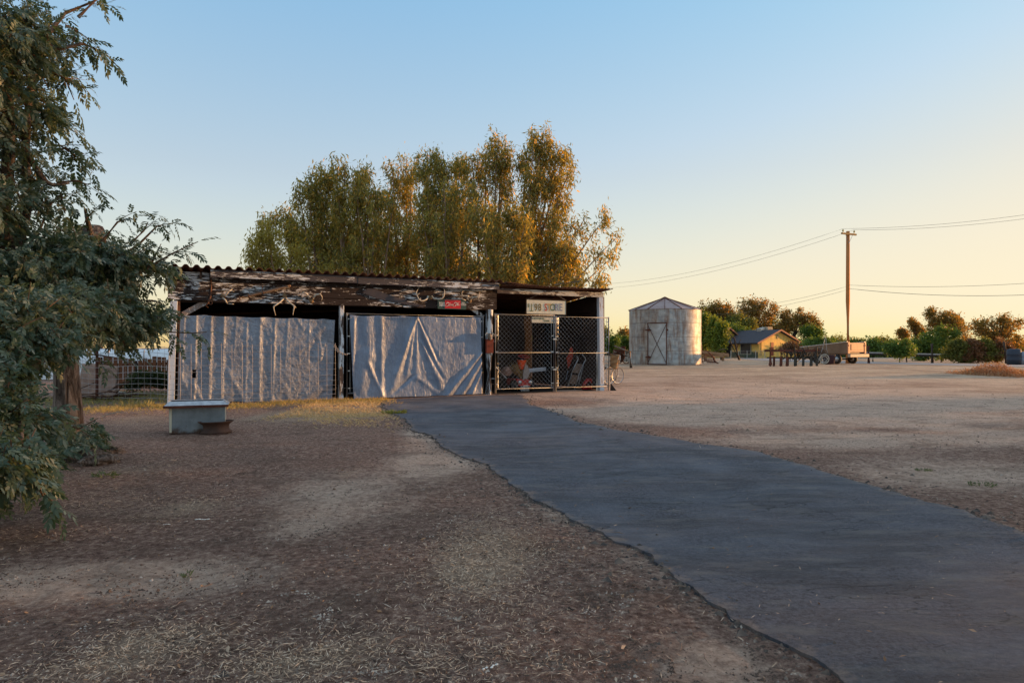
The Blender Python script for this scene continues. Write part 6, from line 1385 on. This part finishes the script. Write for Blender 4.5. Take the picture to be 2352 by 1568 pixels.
X, Z = np.meshgrid(np.linspace(-.42, .36, n), np.linspace(0, .8, n), indexing='ij'); grid_obj('slab', X, .25*Z+.1*(fbm(X+3, Z, 3, 12)-.5), Z*(.9+.2*fbm(X, X*0, 3, 1)), plain('pink_slab', (.4, .27, .22), .9, sc=5, c2=(.22, .14, .11), bump=.8, bd=.03), t).modifiers.new('t', 'SOLIDIFY').thickness = .08
b = MB(); b.ball((0, 0, .0), .42, 14, 8, (1.5, .8, .35), .12); c = b.build('pale_mound', plain('pale_sand', (.5, .45, .4), .9, sc=6), None, True); o = P(325, 0, 16.8); c.location = (o.x-.9, o.y, 0); tag(c, 'small pale sand mound behind the wire fence', 'mound')
b = MB()
for i in range(26): 
    x0, y0 = random.uniform(-.9, .5), random.uniform(-.3, .3); a_ = random.uniform(-.5, .5); b.tube([(x0, y0, random.uniform(.02, .25)), (x0+random.uniform(.3, .8), y0+a_, random.uniform(.02, .5))], .015, 5)
c = b.build('brush_pile', M['rust']); o = P(215, 0, 15.0); c.location = (o.x, o.y, 0); tag(c, 'dark pile of broken sticks behind the wire fence near the trunk', 'branches')
def lefttree(x, D, bl, lm, lb, name, cat, **kw): return pxtree(name, lb, cat, x, 0, D, bl, lm, **kw)
lefttree(345, 17.6, [(340, 868, 35, 9), (368, 872, 30, 12), (310, 882, 24, 8)], LM['dark'], 'sprawling green vine in front of the dark board fence', 'bush', 'bush', ncl=90, per=46, leaf=.07, cr=.16, trunk=.02)
lefttree(225, 30, [(200, 725, 45, 30), (260, 735, 45, 26), (230, 760, 60, 26)], LM['bright'], 'yellow lit tree far behind the big left tree', 'leafy_tree', 'tree', ncl=120, per=46, leaf=.14, cr=.3, trunk=.1)
lefttree(40, 34, [(0, 740, 60, 40), (80, 745, 60, 36), (40, 780, 80, 26)], LM['green'], 'green tree far behind the lowest left foliage', 'leafy_tree', 'tree', ncl=120, per=46, leaf=.16, cr=.34, trunk=.12)

# =================================================================== big foreground tree
def pinnate_template():
    polys = []
    def leaflet(x, side, ln, wd, ang):
        c, s_ = math.cos(ang), math.sin(ang); out = []
        for (u, v, zz) in ((0, 0, 0), (.3, .5, -.02), (.68, .42, -.08), (1, .0, -.2), (.68, -.42, -.08), (.3, -.5, -.02)):
            a = u*ln; b_ = v*wd; out.append((x+a*c-b_*s_*side, side*(a*s_+b_*c*side*1.0) if side else b_, zz*ln-.1*x*x*8*.0))
        return out
    n = 5
    for i in range(n):
        x = .03+.14*i/(n-1)
        for side in (-1, 1): polys.append(leaflet(x+(.006 if side > 0 else 0), side, .066*(1-.12*abs(i-2.)/2.), .027, R(50-2*i)))
    polys.append(leaflet(.18, 1, .068, .027, 0))
    return np.array(polys)                              # (13,6,3)
PT = pinnate_template()
class Leafy:
    def __init__(s): s.o = []; s.a = []; s.n = []; s.k = []
    def add(s, p, a, n, k): s.o.append(p); s.a.append(a); s.n.append(n); s.k.append(k)
    def build(s, name, m, parent):
        O = np.array(s.o); A_ = unit(np.array(s.a)); Nn = np.array(s.n); B = unit(np.cross(Nn, A_)); Nn = np.cross(A_, B); K = np.array(s.k)
        T = PT.copy(); V_ = np.einsum('pvc,nck->npvk', T, np.stack([A_, B, Nn], 1)*K[:, None, None])+O[:, None, None, :]
        # droop of the rachis, roll of every leaflet
        x = (T[..., 0])[None]; V_[..., 2] -= (x**2)*1.1*K[:, None, None]
        V_ += rng.normal(0, .0035, (V_.shape[0], V_.shape[1], 1, 3))
        polys_obj(name, V_.reshape(-1, 6, 3), m, parent); print('pinnate leaves', len(O))
LF = Leafy(); TW = MB()
def twig(p, d, L, n=9, r=.006, k=1.0, droop=.25):
    p = Vector(p); d = Vector(d).normalized(); pts = [p.copy()]
    for i in range(5): d = (d+Vector((random.uniform(-.12, .12), random.uniform(-.12, .12), -droop*.2))).normalized(); pts.append(pts[-1]+d*L/5)
    TW.tube(pts, [r*(1-.7*i/5) for i in range(6)], 5, False)
    for i in range(n):
        t = (.15+.85*i/(n-1))*5; j = min(4, int(t)); q = pts[j].lerp(pts[j+1], t-j); ang = i*2.4+random.uniform(-.4, .4); dd = (pts[j+1]-pts[j]).normalized(); a, b_ = frame_from(dd)
        sp = a*math.cos(ang)+b_*math.sin(ang); ld = dd*(.55+.5*(i == n-1))+sp*.9+Vector((0, 0, random.uniform(-.55, .25))); nn = Vector((random.uniform(-1, 1), random.uniform(-1.2, .6), .7))
        LF.add(q, ld, nn, random.uniform(.75, 1.15)*k)
tb_ = G(158, 1040)
big = thing('ash_tree', 'large rough barked tree with feathery compound leaves at the left edge', 'tree', (tb_[0], tb_[1], 0)); BO = Vector((tb_[0], tb_[1], 0))
blobs = [ # x,y,D,rx,ry,count
 (0, 60, 5.6, 90, 90, 46), (75, 60, 6.0, 65, 60, 22), (20, 190, 5.8, 90, 80, 40), (85, 130, 6.2, 55, 45, 16), (10, 320, 6.0, 80, 80, 30), (85, 250, 6.3, 40, 50, 8), (60, 390, 6.2, 50, 50, 10), (0, 450, 5.8, 70, 60, 24), (90, 460, 6.4, 40, 30, 5),
 (60, 600, 6.0, 90, 70, 50), (190, 590, 6.5, 100, 65, 70), (150, 690, 6.0, 110, 45, 70), (245, 640, 6.8, 70, 65, 56), (260, 740, 6.8, 90, 40, 50), (330, 725, 7.0, 50, 40, 24), (320, 600, 6.8, 50, 35, 16), (165, 1005, 7.2, 35, 25, 8), (50, 720, 5.2, 90, 60, 52), (85, 770, 5.2, 80, 30, 50), (-45, 850, 4.6, 55, 80, 56), (10, 830, 5.4, 45, 30, 20),
 (-35, 960, 4.4, 55, 70, 62), (-35, 1065, 4.0, 55, 55, 60), (15, 1075, 4.6, 40, 45, 30), (170, 1000, 7.2, 40, 30, 8), (-120, 200, 5.5, 120, 200, 40), (-140, 600, 5.5, 120, 200, 40), (-120, 900, 4.6, 100, 120, 24), (190, 560, 7.4, 60, 50, 14), (90, 560, 7.5, 80, 60, 20)]
TC = Vector((BO.x-.4, BO.y-1.2, 2.4))
for (x, y, D, rx, ry, cnt) in blobs:
    c = P(x, y, D); s = D/F
    for i in range(int(cnt*1.25)):
        u = rng.normal(size=3); u /= np.linalg.norm(u); r = rng.random()**.45
        p = Vector((c.x+u[0]*rx*s*r, c.y+u[1]*.55*r, c.z+u[2]*ry*s*r)); out = (p-c).normalized()*.5+(p-TC).normalized()*.35+Vector((rng.normal()*.5, rng.normal()*.5, rng.normal()*.6+.25))
        L = random.uniform(.16, .30); q = p-out.normalized()*L*.6
        twig(q, out, L, random.randint(7, 10), .005, random.uniform(.55, .8), .25)
# sprays that stick out of the outline: branch path on the picture and distance
sprays = [([(150, 110), (185, 100), (215, 110), (232, 122)], 6.2), ([(150, 30), (200, 10), (245, -10)], 6.2), ([(180, 40), (215, 5), (240, -20)], 6.0), ([(150, 60), (175, 70), (165, 110)], 6.1), ([(100, 160), (150, 180), (170, 230)], 6.2),
 ([(100, 260), (140, 285), (165, 300)], 6.3), ([(110, 330), (140, 335), (158, 350)], 6.3), ([(120, 350), (150, 340), (170, 355), (172, 372)], 6.3), ([(130, 420), (175, 415), (205, 425)], 6.3), ([(90, 530), (115, 470), (140, 445), (150, 490)], 6.2),
 ([(180, 540), (200, 500), (215, 485)], 6.6), ([(230, 560), (270, 510), (300, 500)], 6.6), ([(250, 640), (330, 620), (400, 580), (455, 555)], 6.9), ([(260, 600), (320, 560), (360, 520), (378, 515)], 6.9), ([(300, 640), (350, 600), (370, 560)], 7.0), ([(300, 690), (350, 690), (378, 700)], 7.0),
 ([(230, 740), (300, 742), (380, 762), (440, 765), (475, 762)], 7.4), ([(230, 660), (300, 690), (330, 770)], 7.0), ([(200, 780), (250, 790), (300, 808)], 7.2), ([(140, 800), (220, 815), (262, 820)], 7.2), ([(100, 950), (180, 985), (225, 960)], 6.6), ([(60, 1090), (90, 1120), (100, 1140)], 4.2), ([(300, 560), (330, 530), (340, 510)], 6.8)]
for (pp, D) in sprays:
    pts = [P(x, y, D+.06*i) for i, (x, y) in enumerate(pp)]; TW.tube(pts, [.016*(1-.75*i/(len(pts)-1)) for i in range(len(pts))], 6, False)
    for i in range(len(pts)-1):
        L = (pts[i+1]-pts[i]).length; k = max(2, int(L/.075))
        for j in range(k):
            q = pts[i].lerp(pts[i+1], j/k); dd = (pts[i+1]-pts[i]).normalized(); a, b_ = frame_from(dd); ang = j*2.5+i+random.uniform(-.4, .4); sp = a*math.cos(ang)+b_*math.sin(ang)*.8
            LF.add(q, dd*.5+sp+Vector((0, 0, -.3)), Vector((random.uniform(-.6, .6), random.uniform(-.6, .6), 1)), random.uniform(.55, .8))
        if i: 
            twig(pts[i], (pts[i]-pts[i-1]).normalized()+Vector((random.uniform(-.6, .6), random.uniform(-.6, .6), random.uniform(-.7, .3))), .22, 6, .005, .68, .4)
    LF.add(pts[-1], (pts[-1]-pts[-2]).normalized(), Vector((0, 0, 1)), 1.0)
for o_ in (LF,):
    o_.o = [tuple(Vector(p)-BO) for p in o_.o]
TW.v = [tuple(Vector(p)-BO) for p in TW.v]
ashm = leafmat('ash_leaflets', (.035, .062, .042), (.10, .15, .105), .3, .33, (.30, .31, .25))
LF.build('crown', ashm, big)
# trunk and limbs
def barkm():
    t = NT('furrowed_bark'); v = t.coord((7, 7, 1.1)); n = t.noise(2.2, 8, .7, v, 1.2); n2 = t.noise(14, 5, .6, t.coord((2, 2, .6)))
    t.col(t.ramp(n, [(.36, (.035, .025, .022)), (.5, (.16, .12, .10)), (.68, (.36, .3, .27))])); t.set(.95, 0, .15)
    b1 = t.bump(n, 1.0, .06); t.bump(n2, .6, .01, b1); return t.m
BK = barkm()
def bark_tube(pts, rad, n=28, res=10):
    pts = [Vector(p) for p in pts]; P_ = []; R_ = []
    for i in range(len(pts)-1):
        p0 = pts[max(i-1, 0)]; p1 = pts[i]; p2 = pts[i+1]; p3 = pts[min(i+2, len(pts)-1)]
        for j in range(res): t = j/res; P_.append(.5*((2*p1)+(-p0+p2)*t+(2*p0-5*p1+4*p2-p3)*t*t+(-p0+3*p1-3*p2+p3)*t**3)); R_.append(rad[i]*(1-t)+rad[i+1]*t)
    P_.append(pts[-1]); R_.append(rad[-1]); b = MB(); b.tube(P_, R_, n)
    v = np.array(b.v); k = len(P_); c = np.repeat(np.array([tuple(p) for p in P_]), n, 0); d = v-c; a = np.tile(np.arange(n)/n*2*np.pi, k); z = v[:, 2]
    f = 1+.16*(fbm(np.cos(a)*2.2+5, np.sin(a)*2.2+z*.5+5, 2.2, 91)-.5)*2*.6+.08*(fbm(a*3.5, z*1.5, 1.3, 92)-.5)*2
    b.v = [tuple(q) for q in c+d*f[:, None]]; return b
b = bark_tube([(0, 0, -.1), (-.0, 0, .1), (.0, .0, .4), (-.03, 0, .95), (-.05, 0, 1.5), (.02, 0, 2.1)], [.25, .18, .145, .13, .14, .16]); b.build('trunk', BK, big, True)
def L_(pp, rad, name='limb', n=16):
    b = bark_tube([P(x, y, D)-BO for (x, y, D) in pp], rad, n, 6); b.build(name, BK, big, True)
L_([(168, 690, 7.9), (205, 620, 7.8), (215, 560, 7.7), (212, 528, 7.6)], [.16, .13, .13, .12]); L_([(168, 700, 7.9), (90, 650, 7.2), (30, 590, 6.6), (0, 530, 6.3), (-60, 400, 6.0), (-80, 200, 5.8)], [.17, .15, .16, .17, .12, .07])
L_([(30, 590, 6.6), (60, 480, 6.4), (60, 300, 6.1), (90, 120, 6.0), (150, 30, 6.1)], [.06, .045, .035, .025, .012], n=8); L_([(0, 530, 6.3), (20, 350, 6.0), (20, 150, 5.8), (60, 30, 5.7)], [.07, .05, .035, .02], n=8)
L_([(180, 680, 7.8), (230, 660, 7.4), (300, 640, 7.0), (330, 620, 6.9)], [.05, .035, .02, .014], n=8); L_([(160, 760, 7.8), (190, 745, 7.4), (240, 743, 7.3), (300, 742, 7.3)], [.04, .026, .018, .014], n=8); L_([(150, 740, 7.8), (110, 800, 6.4), (70, 860, 5.2), (50, 960, 4.6), (50, 1060, 4.2)], [.06, .045, .03, .02, .01], n=8)
L_([(212, 560, 7.7), (200, 500, 7.2), (195, 480, 6.8)], [.04, .02, .01], n=8); L_([(20, 150, 5.8), (110, 120, 6.0), (190, 100, 6.1)], [.03, .02, .012], n=8); L_([(60, 350, 6.1), (110, 420, 6.2), (160, 420, 6.3)], [.03, .018, .01], n=8)
TW.build('twigs', plain('twig_bark', (.13, .08, .05), .85, sc=9), big)
# root flare and chunks of rotten wood
for i, (x, y, s, lb) in enumerate(((150, 1045, .16, 'crumbling dark root chunk nearest the trunk foot'), (195, 1052, .15, 'rotten wood chunk right below the trunk'), (228, 1058, .12, 'flat broken bark piece right of the trunk foot'), (250, 1035, .1, 'small upright bark splinter right of the trunk'), (120, 1040, .14, 'dark wood chunk left under the leaves'))):
    o = G(x, y+8); b = MB(); b.ball((0, 0, s*.3), s, 14, 9, (1.5, .8, .55), .45); b.ball((s, 0, s*.2), s*.6, 10, 7, (1.2, .8, .6), .5); c = b.build('wood_chunk', BK, None); c.location = (o[0], o[1], 0); c.rotation_euler = (0, 0, random.random()); tag(c, lb, 'wood chunk', 'rotten wood chunks at the trunk foot')
